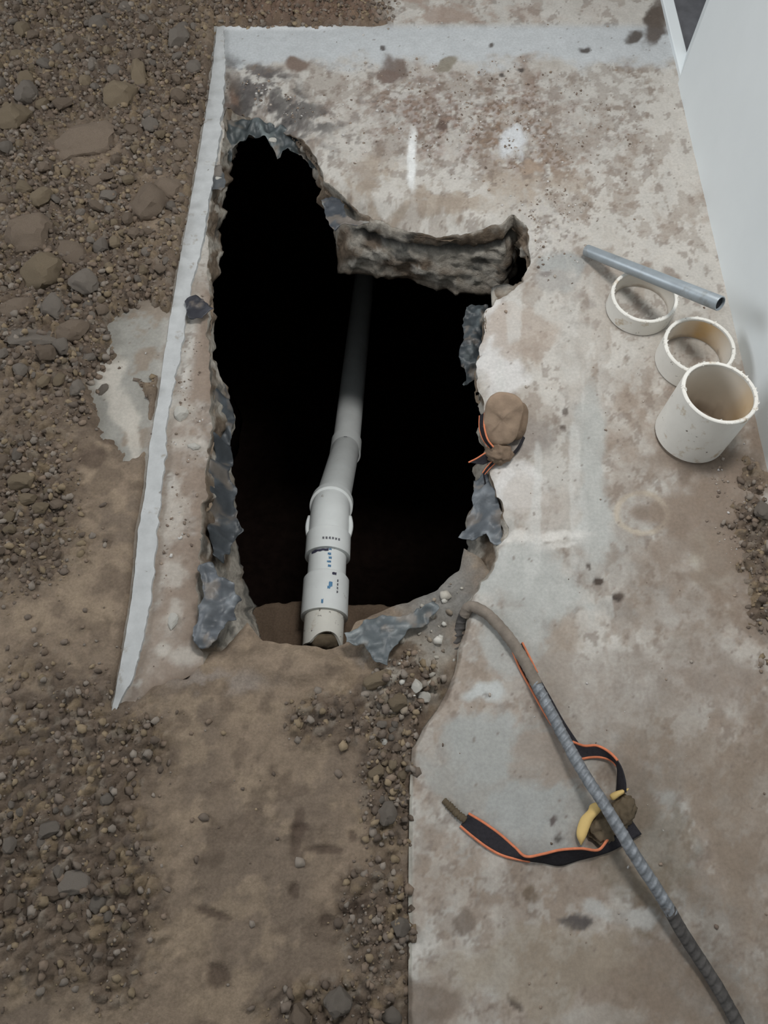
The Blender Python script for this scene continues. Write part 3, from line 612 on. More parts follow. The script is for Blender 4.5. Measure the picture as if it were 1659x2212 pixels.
# prints and primer on the pipe: thin curved patches lying on the plastic
def decal(name, s, ang, ds, da, r, m, seed=0, P=A0, dr=dA):
    u = Vector((1, 0, 0)); u = (u-dr*u.dot(dr)).normalized(); w = dr.cross(u)
    if w.z < 0: w = -w
    random.seed(seed); V_ = []; F_ = []; n = 7
    for i in range(n+1):
        k = i/n; a = ang+(k-.5)*da; j0 = random.uniform(-.18, .18)*ds; j1 = random.uniform(-.18, .18)*ds
        for sv in (s-ds/2+j0, s+ds/2+j1): V_.append(P+dr*sv+(u*math.cos(a)+w*math.sin(a))*(r+.0006))
    for i in range(n): F_.append((2*i, 2*i+1, 2*i+3, 2*i+2))
    return mesh_np(name, [tuple(v) for v in V_], F_, m, dp, smooth=False)
rd = math.radians
mid = (sc0+sc1)/2
for k, (s, a, ds, da) in enumerate([(sc1+.009, 78, .006, 9), (sc1+.020, 80, .005, 12), (sc1+.030, 77, .006, 9), (sc1+.040, 80, .006, 10), (sc1+.052, 78, .004, 8)]):
    decal('blue_print', s, rd(a), ds, rd(da), R, M_blue, k)
decal('blue_print', mid+.008, rd(74), .012, rd(9), RH, M_blue, 11); decal('blue_print', mid+.000, rd(78), .006, rd(7), RH, M_blue, 12)
decal('blue_print', mid-.034, rd(92), .010, rd(5), RH, M_blue, 13)
decal('primer_mark', mid+.036, rd(66), .006, rd(11), RH, M_black, 14)
for k in range(4): decal('grey_print', mid+.020-.009*k, rd(56), .006, rd(4), RH, M_ink, 20+k)
for k in range(6): decal('grey_print', sh0+.022, rd(98-k*8), .006, rd(5), RH+.0005, M_ink, 30+k)
decal('primer_mark', sh0-.004, rd(112), .006, rd(58), R, M_black, 40)
decal('primer_mark', .110+.0, rd(125), .008, rd(40), R, M_black, 41, A1-dB*.02, dB)
decal('primer_mark', LB-.03, rd(88), .006, rd(14), R, M_black, 42, A1, dB)

# ------------------------------------------------------------------ white pipe offcuts
def offcut(px, py, zrim, r, hgt, label, m_out, m_in, tilt=(0, 0), name='pipe_offcut', cat='pipe offcut', seed=0):
    c = V(at(px, py, zrim)); ax = Vector((tilt[0], tilt[1], 1)).normalized(); base = c-ax*hgt
    t = empty(name, base, label, cat, 'cut pieces of white plastic pipe')
    wv = lambda a: float(.0022*(vn(np.array(a*3.1+seed), np.array(seed*1.7), 4)-.5)*2+.0012*(vn(np.array(a*11+seed), np.array(3.), 5)-.5)*2)
    def dj(i, s, rr, a):
        if i in (2, 3, 4, 5): s = s+wv(a)*(1.0 if a < 6 else 1)
        return s, rr
    def dj2(i, s, rr, a):
        return s, rr
    w = .0070
    lathe('pipe_wall', base, ax, [(0, r-w*.4), (.002, r), (hgt*.6, r), (hgt-.0015, r), (hgt, r-.0015), (hgt, r-w+.001), (hgt-.001, r-w), (0, r-w)], m_out, t, 72, True, None)
    fi = lathe('inner_face', base, ax, [(.001+(hgt-.006)*k/8, r-w-.0004) for k in range(9)], M_ringin, t, 72, False)
    co = np.array([v.co[:] for v in fi.data.vertices])-np.array(base[:]); an = np.arctan2(co[:, 1], co[:, 0]); hh = co[:, 2]/hgt
    st = np.exp(-((an-m_in[0])/.75)**2)*m_in[1]*(.65+.5*fbm(an*4, hh*3, 3, seed)); cc = np.tile(lin((222,216,206)), (len(co), 1)); cc = over(cc, np.clip(st, 0, 1), (206,168,112))
    cc = over(cc, ss(.25, .0, hh+(fbm(an*6, hh*3, 3, seed+4)-.5)*.3), (150,134,118), .7)
    at_ = fi.data.color_attributes.new('col', 'FLOAT_COLOR', 'POINT'); c4 = np.ones((len(co), 4), np.float32); c4[:, :3] = cc; at_.data.foreach_set('color', c4.ravel())
    # rough swarf left by the saw on the rim
    V_, F_ = [], []; random.seed(seed+5)
    u, v = frame(ax)
    for k in range(46):
        a = random.uniform(0, 2*math.pi); rr = r-w+random.choice([0.0005, w-.0005]); p = base+ax*(hgt-.0005)+(u*math.cos(a)+v*math.sin(a))*rr
        s = random.uniform(.0012, .0030); b = len(V_)
        for q in ((s, 0, 0), (-s, s*.4, 0), (0, -s, 0), (random.uniform(-s, s), 0, s*1.2)): V_.append(p+u*q[0]+v*q[1]+ax*q[2])
        F_ += [(b, b+1, b+3), (b+1, b+2, b+3), (b+2, b, b+3), (b, b+2, b+1)]
    mesh_np('rim_swarf', [tuple(q) for q in V_], F_, M_ring, t, smooth=False)['kind'] = 'stuff'
    return t
offcut(1393, 638, .045, .0690, .045, 'white plastic pipe ring under the end of the steel conduit, farthest of three', M_ring, (2.0, .0), (.0, -.0), seed=1)
offcut(1512, 745, .058, .0705, .058, 'middle white plastic pipe ring with yellowed inside, between ring and tall piece', M_ring, (1.1, .9), (.0, 0), seed=2)
tall = offcut(1556, 846, .135, .0695, .135, 'tall white plastic pipe piece speckled with mud, nearest of three', M_ring, (-.2, .75), (.05, .06), seed=3)

# ------------------------------------------------------------------ steel conduit resting on the first ring
c0 = V(at(1268, 541, .0145)); c1 = V(at(1556, 656, .155)); ax = c1-c0
cn = empty('steel_conduit', c0, 'grey galvanised steel conduit leaning over a white pipe ring', 'conduit')
Lc = ax.length
lathe('conduit_tube', c0, ax, [(0, .0125), (Lc-.001, .0142), (Lc, .0135), (Lc, .0120), (Lc-.004, .0118), (0, .0100)], M_steel, cn, 32)
lathe('bore', c0, ax, [(Lc-.005, .0121), (Lc-.005, .0001)], M_hollow, cn, 32, False)
lathe('bore', c0, ax, [(Lc-.0045, .0119), (Lc-.03, .0112)], M_hollow, cn, 32, False)

# ------------------------------------------------------------------ rebar
def rebar(name, path, r, parent, m, rib=.0019, pitch=.0125, seed=0):
    pts = even(catmull([V(p) for p in path], 30), .0011)
    def rad(i, t):
        s = i*.0011; ph = (s/pitch+(.30 if math.sin(t) > 0 else -.30)*math.cos(t)) % 1
        a = rib*max(0, min(1, 1.5-abs(ph-.5)/.17)) if abs(math.cos(t)) < .93 else rib
        return r+a+.0007*(mnoise.noise(Vector((s*60, math.cos(t)*1.5+seed, math.sin(t)*1.5))))
    return tube(name, pts, rad, m, parent, 16)
def gp(px, py, z): return at(px, py, z)
rb = empty('reinforcing_bar', V(at(1300,1740,0)), 'long bent ribbed grey steel reinforcing bar lying across the slab in the foreground', 'rebar')
rebar('mud_coated_end', [gp(1004,1330,-.010),gp(1012,1312,.004),gp(1030,1313,.012),gp(1060,1333,.013),gp(1100,1378,.014),gp(1135,1432,.014),gp(1160,1480,.016)], .0096, rb, M_rebarm, rib=.0006)
rebar('bar', [gp(1154,1470,.016),gp(1200,1558,.020),gp(1255,1660,.032),gp(1310,1745,.046),gp(1365,1838,.046),gp(1415,1915,.036),gp(1452,1975,.028)], .0078, rb, M_rebar)
rebar('rusty_end', [gp(1446,1965,.029),gp(1475,2016,.022),gp(1520,2085,.014),gp(1560,2150,.012),gp(1600,2225,.012),gp(1650,2330,.012)], .0078, rb, M_rebard, seed=4)
vb = rebar('rebar_stub', [gp(1006,1322,-.016),gp(994,1360,-.030),gp(986,1400,-.038),gp(984,1450,-.042)], .0085, None, M_rebard, seed=9)
tag(center(vb), 'short dark ribbed bar along the broken slab edge below the opening', 'rebar')

# ------------------------------------------------------------------ straps: band between two edges, with orange edging on both
def strap(e1, e2, label=None, edging=(1, 1), name='elastic_strap', parent=None, thick=.0014, cat='strap', pr=.0021, rng1=(0, 1), rng2=(0, 1)):
    a = catmull([V(at(*p)) for p in e1], 16); b = catmull([V(at(*p)) for p in e2], 16); n = min(len(a), len(b)); a = a[:n]; b = b[:n]
    if parent is None: t = empty(name, (a[n//2]+b[n//2])/2, label, cat, 'black elastic straps with orange edges')
    else: t = parent
    V_ = []; K = 7
    for i in range(n):
        d = (a[min(i+1, n-1)]-a[max(i-1, 0)]).normalized(); w = (b[i]-a[i]); nn = d.cross(w).normalized()
        ring = []
        for k in range(K+1): ring.append(a[i].lerp(b[i], k/K)+nn*thick*(.5+.25*math.sin(k/K*math.pi)))
        for k in range(K, -1, -1): ring.append(a[i].lerp(b[i], k/K)-nn*thick*.5)
        V_ += ring
    m = 2*(K+1); F_ = [(i*m+k, i*m+(k+1) % m, (i+1)*m+(k+1) % m, (i+1)*m+k) for i in range(n-1) for k in range(m)]
    F_ += [tuple(range(m))[::-1], tuple((n-1)*m+k for k in range(m))]
    mesh_np('band', [tuple(v) for v in V_], F_, M_strap, t)
    for on, e, rg in ((edging[0], a, rng1), (edging[1], b, rng2)):
        if on: tube('orange_edge', e[int(rg[0]*(n-1)):int(rg[1]*(n-1))+1], pr, M_orange, t, 8)
    return t
s1 = strap([(1012,1757,.004),(1045,1777,.004),(1080,1802,.005),(1112,1830,.007),(1136,1850,.016),(1172,1845,.024),(1210,1836,.030),(1255,1833,.030),(1292,1836,.020),(1312,1815,.014),(1330,1797,.010),(1362,1768,.006)],
      [(994,1784,.003),(1020,1806,.003),(1052,1830,.003),(1086,1848,.003),(1128,1858,.004),(1172,1864,.003),(1210,1870,.003),(1252,1858,.003),(1292,1848,.004),(1322,1838,.006),(1352,1822,.006),(1386,1802,.004)],
      'long black strap with orange edges trailing left from the yellow-rimmed muddy object', rng2=(0, .40))
s2 = strap([(1236,1602,.006),(1262,1611,.008),(1290,1611,.012),(1318,1626,.020),(1340,1652,.032),(1351,1685,.036),(1353,1712,.030)],
      [(1254,1640,.004),(1275,1636,.004),(1297,1636,.005),(1318,1642,.006),(1332,1656,.006),(1333,1685,.006),(1331,1715,.006)],
      'curved black strap loop with orange edges right of the reinforcing bar', rng1=(0, .62), rng2=(0, .66))
s3 = strap([(1108,1408,.004),(1124,1446,.004),(1146,1486,.004),(1172,1533,.004),(1200,1576,.004),(1238,1618,.005)],
      [(1128,1388,.005),(1146,1424,.005),(1166,1464,.005),(1192,1510,.005),(1220,1560,.005),(1252,1608,.005)],
      'narrow strap with orange edges running along and under the reinforcing bar', rng2=(0, .36))
# muddy tail of the first strap
tl = tube('mud_tail', [V(p) for p in catmull([at(958,1728,.002), at(972,1742,.003), at(988,1758,.004), at(1006,1772,.004)], 8)], lambda i, t: .004+.003*abs(math.sin(i*1.3))*(1 if i > 5 else .5), M_mudd, s1, 8)

# ------------------------------------------------------------------ lumps
def lump(name, c, rad, m, parent=None, seed=0, sub=4, amp=.12, sc=1.6, rot=None, flat=None):
    bm = bmesh.new(); bmesh.ops.create_icosphere(bm, subdivisions=sub, radius=1)
    for v in bm.verts:
        p = v.co.copy(); k = 1+amp*mnoise.fractal(p*sc+Vector((seed, 0, 0)), .8, 2, 4)
        q = p*k
        if flat is not None and q.z < flat: q.z = flat
        v.co = Vector((q.x*rad[0], q.y*rad[1], q.z*rad[2]))
    if rot is not None: bm.transform(rot)
    bm.transform(Matrix.Translation(Vector(c)))
    me = bpy.data.meshes.new(name); bm.to_mesh(me); bm.free(); me.materials.append(m)
    me.polygons.foreach_set('use_smooth', [True]*len(me.polygons))
    o = bpy.data.objects.new(name, me); COL.objects.link(o)
    if parent: o.parent = parent; o.matrix_parent_inverse = Matrix.Translation(parent.location).inverted()
    return o
lump('earth_plug', A0-dA*.008, (.0375, .024, .0375), M_mudd, dp, 21, amp=.1)
# mud-caked strapped puck at the right rim of the opening
pc = V(at(1084, 905, .055)); bse = V(at(1088, 955, 0))
pk = empty('muddy_lamp', bse, 'mud-caked round strapped lamp head sitting on the right rim of the opening', 'lamp')
nrm = Vector((-.12, -.62, .78)).normalized(); u, w = frame(nrm)
def superel(P, A, prof, rx, ry, m, name, parent, seg=48, seed=0):
    V_ = []
    for s, k in prof:
        for i in range(seg):
            t = 2*math.pi*i/seg; c_, s_ = math.cos(t), math.sin(t)
            c_ = math.copysign(abs(c_)**.66, c_); s_ = math.copysign(abs(s_)**.66, s_)
            q = u*c_*rx*k+w*s_*ry*k; nz = 1+.10*mnoise.noise(q*30+Vector((seed, s*20, 0)))
            V_.append(P+A*(s+.0045*mnoise.noise(q*70+Vector((seed+4, 0, 0)))+.002*mnoise.noise(q*190))+q*(nz+.03*mnoise.noise(q*110+Vector((0, s*90, 0)))))
    n = len(prof); F_ = [(i*seg+k, i*seg+(k+1) % seg, (i+1)*seg+(k+1) % seg, (i+1)*seg+k) for i in range(n-1) for k in range(seg)]
    F_ += [tuple(range(seg))[::-1], tuple((n-1)*seg+k for k in range(seg))]
    return mesh_np(name, [tuple(v) for v in V_], F_, m, parent)
superel(pc, nrm, [(-.045, .55), (-.040, .72), (-.006, .98), (.004, 1), (.009, .97), (.012, .90), (.013, .75), (.013, .6), (.013, .45), (.013, .3), (.013, .15), (.013, .03)], .0350, .049, M_mud, 'lamp_face', pk, seed=1)
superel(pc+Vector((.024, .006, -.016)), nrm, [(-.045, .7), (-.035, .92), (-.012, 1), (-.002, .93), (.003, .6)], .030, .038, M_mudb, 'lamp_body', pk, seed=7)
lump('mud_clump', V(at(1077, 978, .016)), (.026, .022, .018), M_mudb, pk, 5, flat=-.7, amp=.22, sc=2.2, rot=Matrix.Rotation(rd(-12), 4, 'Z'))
strap([(1036,898,.045),(1036,925,.040),(1044,950,.034),(1060,970,.028)], [(1047,892,.060),(1046,920,.055),(1053,948,.048),(1066,966,.040)], parent=pk, pr=.0017)
strap([(1012,999,.006),(1030,990,.010),(1050,978,.018),(1070,972,.024)], [(1044,1004,.003),(1058,998,.005),(1078,992,.012),(1095,982,.016)], parent=pk, pr=.0016, edging=(1, 0))
strap([(1042,1022,-.010),(1052,1008,.000),(1066,994,.008),(1080,984,.014)], [(1047,1025,-.012),(1058,1012,-.002),(1073,998,.006),(1088,988,.012)], parent=pk, pr=.0012)
strap([(1082,998,.004),(1100,985,.008),(1118,965,.016),(1130,942,.024)], [(1086,1002,.001),(1104,990,.004),(1122,970,.010),(1134,946,.018)], parent=pk, edging=(0, 0))
strap([(1043,1024,-.012),(1046,1045,-.03),(1042,1065,-.045),(1030,1086,-.06)], [(1046,1024,-.012),(1050,1045,-.03),(1047,1067,-.045),(1034,1088,-.06)], parent=pk, edging=(0, 0))

# yellow-rimmed muddy object under the bar
yc = V(at(1318, 1778, .012))
yo = empty('muddy_headlamp', V(at(1318,1790,0)), 'muddy object with a yellow rubber rim lying under the reinforcing bar', 'lamp')
lump('mud_body', V(at(1302, 1782, .008)), (.025, .027, .010), M_mudd, yo, 3, rot=Matrix.Rotation(rd(35), 4, 'Z'), sc=2.6, amp=.32, flat=-.7)
lump('housing', V(at(1348, 1752, .010)), (.017, .026, .013), M_mudd, yo, 8, rot=Matrix.Rotation(rd(-25), 4, 'Z'), sc=2.6, amp=.32, flat=-.7)
def yband(pairs, name='yellow_rim'):
    """padded band between two edge curves"""
    a = catmull([V(at(*p[0])) for p in pairs], 8); b = catmull([V(at(*p[1])) for p in pairs], 8); n = len(a); K = 8; V_ = []
    for i in range(n):
        e = math.sin(math.pi*min(1, max(0, (i+.6)/(n+.2))))**.35
        for k in range(K):
            t = 2*math.pi*k/K; m_ = (a[i]+b[i])/2; h_ = (b[i]-a[i])/2
            V_.append(m_+h_*math.cos(t)*e+Vector((0, 0, 1))*(.008*math.sin(t)*e))
    F_ = [(i*K+k, i*K+(k+1) % K, (i+1)*K+(k+1) % K, (i+1)*K+k) for i in range(n-1) for k in range(K)]
    F_ += [tuple(range(K))[::-1], tuple((n-1)*K+k for k in range(K))]
    o = mesh_np(name, [tuple(v) for v in V_], F_, M_yellow, yo); m = o.modifiers.new('s', 'SUBSURF'); m.levels = m.render_levels = 1; return o
yband([((1252,1824,.010),(1258,1828,.010)), ((1242,1800,.010),(1268,1812,.016)), ((1252,1768,.012),(1281,1775,.020)), ((1268,1750,.014),(1299,1752,.024)), ((1272,1738,.014),(1303,1735,.024)), ((1292,1728,.016),(1308,1738,.026))])
yband([((1312,1712,.020),(1326,1736,.020)), ((1330,1708,.020),(1335,1724,.020)), ((1350,1703,.020),(1352,1712,.020)), ((1357,1701,.018),(1358,1706,.018))])

# ------------------------------------------------------------------ torn vapour barrier
def plastic(name, poly, zf, label, seed=0, amp=.010, step=.0045, base=(74,80,86), light=(128,136,142), parent=None, tint=1.0):
    """crumpled torn sheet; poly in photo coordinates is turned to plan at its own height"""
    poly = np.array(poly, float); zc = np.array([zf(p[0], p[1]) for p in poly])
    W2 = np.array([at(p[0], p[1], zz)[:2] for p, zz in zip(poly, zc)]); zw = zc
    cl = np.vstack([W2, W2[:1]]); rp = roughen(cl, .014, 70, .004, seed)[:-1]
    lo = rp.min(0)-.01; hi = rp.max(0)+.01
    X, Y = np.meshgrid(np.arange(lo[0], hi[0], step), np.arange(lo[1], hi[1], step)); sd, nx, ny = poly_sdf(X, Y, rp)
    sd = -sd; s = sd.ravel(); idx = np.arange(X.size).reshape(X.shape)
    q = np.stack([idx[:-1, :-1], idx[:-1, 1:], idx[1:, 1:], idx[1:, :-1]], -1).reshape(-1, 4); q = q[(s[q] < 0).any(1)]
    x = np.where(s > 0, nx.ravel(), X.ravel()); y = np.where(s > 0, ny.ravel(), Y.ravel())
    # height by inverse-distance weighting of the outline heights
    wgt = 1/((x[:, None]-W2[:, 0])**2+(y[:, None]-W2[:, 1])**2+1e-5)**1.3; z = (wgt*zw).sum(1)/wgt.sum(1)
    rdg = lambda sc, sdd: 1-np.abs(fbm(x*sc+seed, y*sc, 3, sdd)-.5)*4
    wr = rdg(16, seed+1)*.6+rdg(38, seed+2)*.4; z = z+(wr-.3)*amp
    used = np.zeros(len(x), bool); used[q.ravel()] = True; mpp = np.cumsum(used)-1
    c = np.tile(lin(base), (len(x), 1)); c = over(c, ss(.55, .9, wr)*ss(.35, .6, fbm(x*20, y*20, 3, seed+4)), light, .9); c = over(c, ss(.56, .66, fbm(x*30, y*30, 4, seed+6)), (140,128,116), .55)
    o = mesh_np(name, np.stack([x, y, z], -1)[used], mpp[q], M_plast, parent, col=c[used])
    m = o.modifiers.new('s', 'SOLIDIFY'); m.thickness = .0012
    if parent is None: center(o); tag(o, label, 'plastic sheet', 'torn pieces of dark plastic sheet')
    return o
plastic('plastic_sheet', [(430,1222),(455,1212),(478,1250),(505,1262),(512,1290),(528,1300),(505,1322),(512,1336),(492,1348),(478,1372),(452,1400),(428,1398),(416,1372),(430,1330),(440,1280)],
        lambda a, b: .016-.05*ss(480, 530, a), 'crumpled grey-blue plastic flap at the near left corner of the opening', 300, .022, base=(92,96,101), light=(142,147,152))
plastic('plastic_sheet', [(745,1372),(775,1352),(792,1342),(830,1328),(862,1338),(900,1322),(935,1296),(950,1318),(915,1352),(880,1365),(860,1392),(845,1410),(838,1440),(815,1432),(795,1408),(788,1392),(765,1395),(748,1390)],
        lambda a, b: -.014+.012*ss(1330, 1400, b), 'crumpled grey plastic sheet at the near rim, right of the drain pipe', 310, .020, base=(92,98,101), light=(134,139,140))
plastic('plastic_sheet', [(1022,1040),(1050,1018),(1072,1060),(1080,1110),(1086,1150),(1082,1185),(1068,1178),(1058,1168),(1046,1150),(1040,1160),(1020,1168),(988,1164),(1006,1140),(1016,1100)],
        lambda a, b: -.02-.05*ss(1060, 1000, a), 'torn blue-grey plastic flap below the strapped muddy lamp', 320, .016, base=(96,101,106), light=(134,139,144))
plastic('plastic_sheet', [(1004,668),(1030,660),(1054,660),(1048,720),(1040,780),(1036,826),(1030,815),(1018,822),(1004,840),(1000,838),(1012,815),(1000,795),(990,778),(998,740)],
        lambda a, b: -.075, 'dark plastic rag hanging under the right edge of the slab', 330, .02, base=(60,66,70), light=(104,112,114))
plastic('plastic_sheet', [(452,830),(482,828),(500,860),(508,905),(500,960),(506,1000),(498,1040),(512,1060),(510,1110),(528,1150),(508,1165),(500,1192),(486,1220),(462,1200),(448,1140),(446,1060),(450,1000),(458,940)],
        lambda a, b: -.03-.09*ss(455, 510, a), 'long dark plastic strip hanging down the left face of the opening', 340, .020, base=(72,76,80), light=(104,110,116))
plastic('plastic_sheet', [(404,648),(425,642),(440,650),(450,665),(462,668),(455,676),(440,688),(408,692),(402,675)],
        lambda a, b: .012, 'small black scrap of plastic lying on the pale strip', 350, .012, base=(50,50,56), light=(70,70,76))
plastic('plastic_sheet', [(486,262),(520,258),(560,262),(612,272),(650,300),(672,322),(690,345),(684,362),(665,352),(640,330),(610,328),(600,345),(592,330),(570,300),(540,295),(530,310),(505,320),(498,350),(490,335),(482,300)],
        lambda a, b: -.03-.03*ss(270, 330, b), 'ragged dark plastic sheet fringing the far left end of the opening', 360, .020, base=(66,72,74), light=(120,128,128))
plastic('plastic_sheet', [(455,352),(478,360),(486,390),(482,415),(462,408),(446,414),(452,392),(450,372)],
        lambda a, b: .004, 'small ragged plastic piece beside the pale strip', 370, .010, base=(84,86,88), light=(170,172,172))
plastic('plastic_sheet', [(694,432),(722,428),(742,442),(748,470),(770,478),(800,486),(770,490),(742,484),(724,500),(712,488),(704,465)],
        lambda a, b: -.025, 'small blue-grey plastic shred at the corner of the far face', 380, .014, base=(66,70,76), light=(150,152,150))

# ------------------------------------------------------------------ stones and clods
rng = random.Random(7)
def clod_mesh(seed, sub, m, name):
    bm = bmesh.new(); bmesh.ops.create_icosphere(bm, subdivisions=sub, radius=1); r = random.Random(seed)
    planes = [(Vector((r.gauss(0, 1), r.gauss(0, 1), r.gauss(0, .8))).normalized(), r.uniform(.60, .86)) for _ in range(13)]
    if sub > 2: sub = 4; bmesh.ops.subdivide_edges(bm, edges=bm.edges[:], cuts=1); [v.co.normalize() for v in bm.verts]
    for v in bm.verts:
        p = v.co.copy()
        for nn, dd in planes:
            t = p.dot(nn)
            if t > dd: p -= nn*(t-dd)*.92
        v.co = p*(1+.10*mnoise.noise(p*2.2+Vector((seed, 0, 0)))+.06*mnoise.noise(p*5+Vector((seed, 2, 0)))+.035*mnoise.noise(p*12+Vector((seed, 2, 0))))
    me = bpy.data.meshes.new(name); bm.to_mesh(me); bm.free(); me.materials.append(m)
    if sub > 2: me.polygons.foreach_set('use_smooth', [True]*len(me.polygons))
    try:
        if sub > 2: me.set_sharp_from_angle(angle=rd(22))
    except Exception: pass
    return me
SM = [[clod_mesh(100*k+s, 2, m, 'clod') for s in range(7)] for k, m in enumerate(clodm)]
BG = [[clod_mesh(100*k+s+50, 3, m, 'clod') for s in range(6)] for k, m in enumerate(clodm)]
WM = [clod_mesh(900+s, 2, M_white, 'mortar_lump') for s in range(4)]
def hgt(X, Y): return float(soil_h(np.array([X]), np.array([Y]))[0][0])
placed = []
def clod(px, py, wpx, hpx, kind, rot, label, group=None, name='clod', cat='clod', big=True, me=None, base=None):
    p = at(px, py, .005); dist = math.sqrt(p[0]**2+p[1]**2+1.3**2); a = wpx/2*dist/F/.86; b = hpx/2*dist/F/.80
    zz = hgt(p[0], p[1]) if base is None else base
    zz = max(zz, .0) if (px > strip_left(py) and py < 1400) else zz
    me = me or (BG if big else SM)[kind][rng.randrange(6)]
    o = bpy.data.objects.new(name, me); COL.objects.link(o); c = min(a, b)*rng.uniform(.55, .8)*(1 if max(wpx, hpx) < 95 else .5)
    o.scale = (a, b, c); o.rotation_euler = (rng.uniform(-.2, .2), rng.uniform(-.2, .2), -rd(rot)); o.location = (p[0], p[1], zz+c*(.30 if max(wpx, hpx) < 60 else .05))
    tag(o, label, cat, group); placed.append((px, py, max(wpx, hpx)/2)); return o
NAMED = [
 (96,600,92,64,1,12,'large layered ochre stone at the left edge, above two grey stones'),
 (190,628,50,46,2,0,'rounded grey clod right of the large layered ochre stone'),
 (38,672,66,48,0,5,'brown squarish clod below the large layered ochre stone, at left edge'),
 (72,738,104,46,2,8,'long flat grey stone at the left edge of the rubble'),
 (165,728,56,54,0,20,'two-toned rounded clod right of the long flat grey stone'),
 (120,678,44,50,2,0,'grey lump between the brown squarish clod and the rounded grey clod'),
 (270,222,62,60,1,0,'olive ochre clod with a smooth top in the upper rubble'),
 (304,176,34,56,1,-15,'upright ochre clod above right of the olive ochre clod'),
 (182,310,120,86,0,-20,'broad smooth ochre clod pressed into the rubble left of the strip'),
 (322,452,68,80,0,0,'large pale brown clod beside the upper part of the strip'),
 (360,415,60,50,0,0,'brown clod touching the large pale brown clod at its upper right'),
 (98,440,42,38,1,0,'lone ochre clod at mid height of the upper rubble'),
 (42,272,50,60,1,10,'dusky ochre clod near the left edge, below pale clod'),
 (70,222,46,38,2,0,'pale pinkish clod near the upper left edge'),
 (64,186,32,34,1,0,'small yellowish clod directly above the pale pinkish clod'),
 (99,240,26,20,1,20,'little yellow wedge-shaped clod right of the pale pinkish clod'),
 (62,520,88,80,0,-15,'dark brown clod above the large layered ochre stone'),
 (160,560,70,44,0,30,'flat brown slab-like clod above the rounded grey clod'),
 (388,100,38,40,2,0,'greyish clod near the far corner of the slab'),
 (330,288,32,26,2,0,'small greyish clod between olive clod and strip'),
 (140,762,36,30,2,30,'pointed grey clod below the two-toned rounded clod'),
 (112,780,40,34,0,0,'brown clod below the long flat grey stone'),
 (175,850,34,32,2,0,'squarish grey-brown clod on the edge of the smooth earth'),
 (137,834,26,26,1,0,'pale ochre clod left of the squarish grey-brown clod'),
 (105,838,26,24,1,0,'small ochre clod, second left of the squarish grey-brown clod'),
 (60,1052,50,36,1,-8,'angular ochre clod in the cluster at the left edge'),
 (58,1088,60,22,1,-5,'flat oblong ochre clod below the angular one in the left cluster'),
 (98,1108,32,26,1,0,'round ochre clod at the right of the oblong clod'),
 (130,1098,28,20,0,30,'wedge-shaped brown clod rightmost in the left cluster'),
 (28,1124,26,20,1,0,'small ochre clod at the lower left of the cluster'),
 (30,1150,24,18,1,0,'lowest ochre clod of the left cluster'),
 (8,1006,32,30,0,0,'reddish-brown clod cut by the left edge of the picture'),
 (43,990,22,24,2,0,'pale grey pebble above the left cluster of ochre clods'),
 (111,1792,40,30,2,0,'grey clod alone in the lower left rubble'),
 (218,1948,30,34,2,0,'rounded grey-brown clod at the right border of the lower left rubble'),
 (165,1906,56,46,2,20,'largest grey clod in the lower left rubble'),
 (118,1928,50,26,0,-15,'flat brown clod left of the largest lower grey clod'),
 (234,1978,20,20,2,0,'small clod just below the rounded grey-brown clod'),
 (840,1758,44,40,2,10,'smooth pinkish pebble against the slab edge in the foreground'),
 (845,1700,26,22,0,0,'brown pebble just above the smooth pinkish pebble by the slab edge'),
 (865,2002,36,30,2,0,'grey-brown clod against the slab edge near the bottom'),
 (733,2165,50,44,2,20,'angular grey clod at the bottom beside the trodden earth'),
 (645,2203,44,40,0,0,'brown clod cut by the bottom edge of the picture'),
 (845,2200,36,30,2,0,'grey clod cut by the bottom edge near the slab'),
 (170,2026,40,20,0,0,'flattened brown clod at the bottom of the lower left rubble'),
 (818,1430+38,60,34,1,-20,'pale tan clod below the near plastic sheet'),
 (862,1516,40,36,1,-30,'tan clod beside the rubble at the slab corner'),
 (815,1668,34,26,1,-30,'angular tan clod above the pinkish pebble'),
 (1642,1110,36,34,2,0,'pale grey stone at the foot of the white wall'),
 (1425,1995,36,36,0,0,'rounded mud lump beside the rusty end of the bar'),
]
for a in NAMED:
    a = list(a); clod(a[0], a[1], a[2], a[3], a[4], a[5], a[6], name='stone' if 'stone' in a[6] else ('pebble' if 'pebble' in a[6] else 'clod'), cat='stone' if 'stone' in a[6] else ('pebble' if 'pebble' in a[6] else 'clod'))
for px_, py_, w_, h_, lb in [(390,893,30,30,'white mortar chunk beside the middle of the pale strip'),(372,1340,22,34,'upright white mortar chunk near the lower end of the strip'),
      (355,1403,18,20,'small white mortar chunk beside the lower end of the strip'),(418,962,30,14,'flat white mortar chip on the left rim of the opening'),(719,1539,12,10,'tiny bright white chip on the trodden earth'),
      (830,1598,18,16,'whitish pebble in the crumbs left of the slab corner'),(470,385,18,10,'small white chip at the plastic shred beside the strip'),
      (590,300+0,16,9,'thin white chip on the ragged far plastic'),(900,1480,24,30,'pale mortar lump at the rubble of the slab corner'),(920,1500,30,22,'pale mortar lump right of its twin at the slab corner')]:
    clod(px_, py_, w_, h_, 0, 0, lb, name='mortar_chunk', cat='rubble', me=WM[rng.randrange(4)])
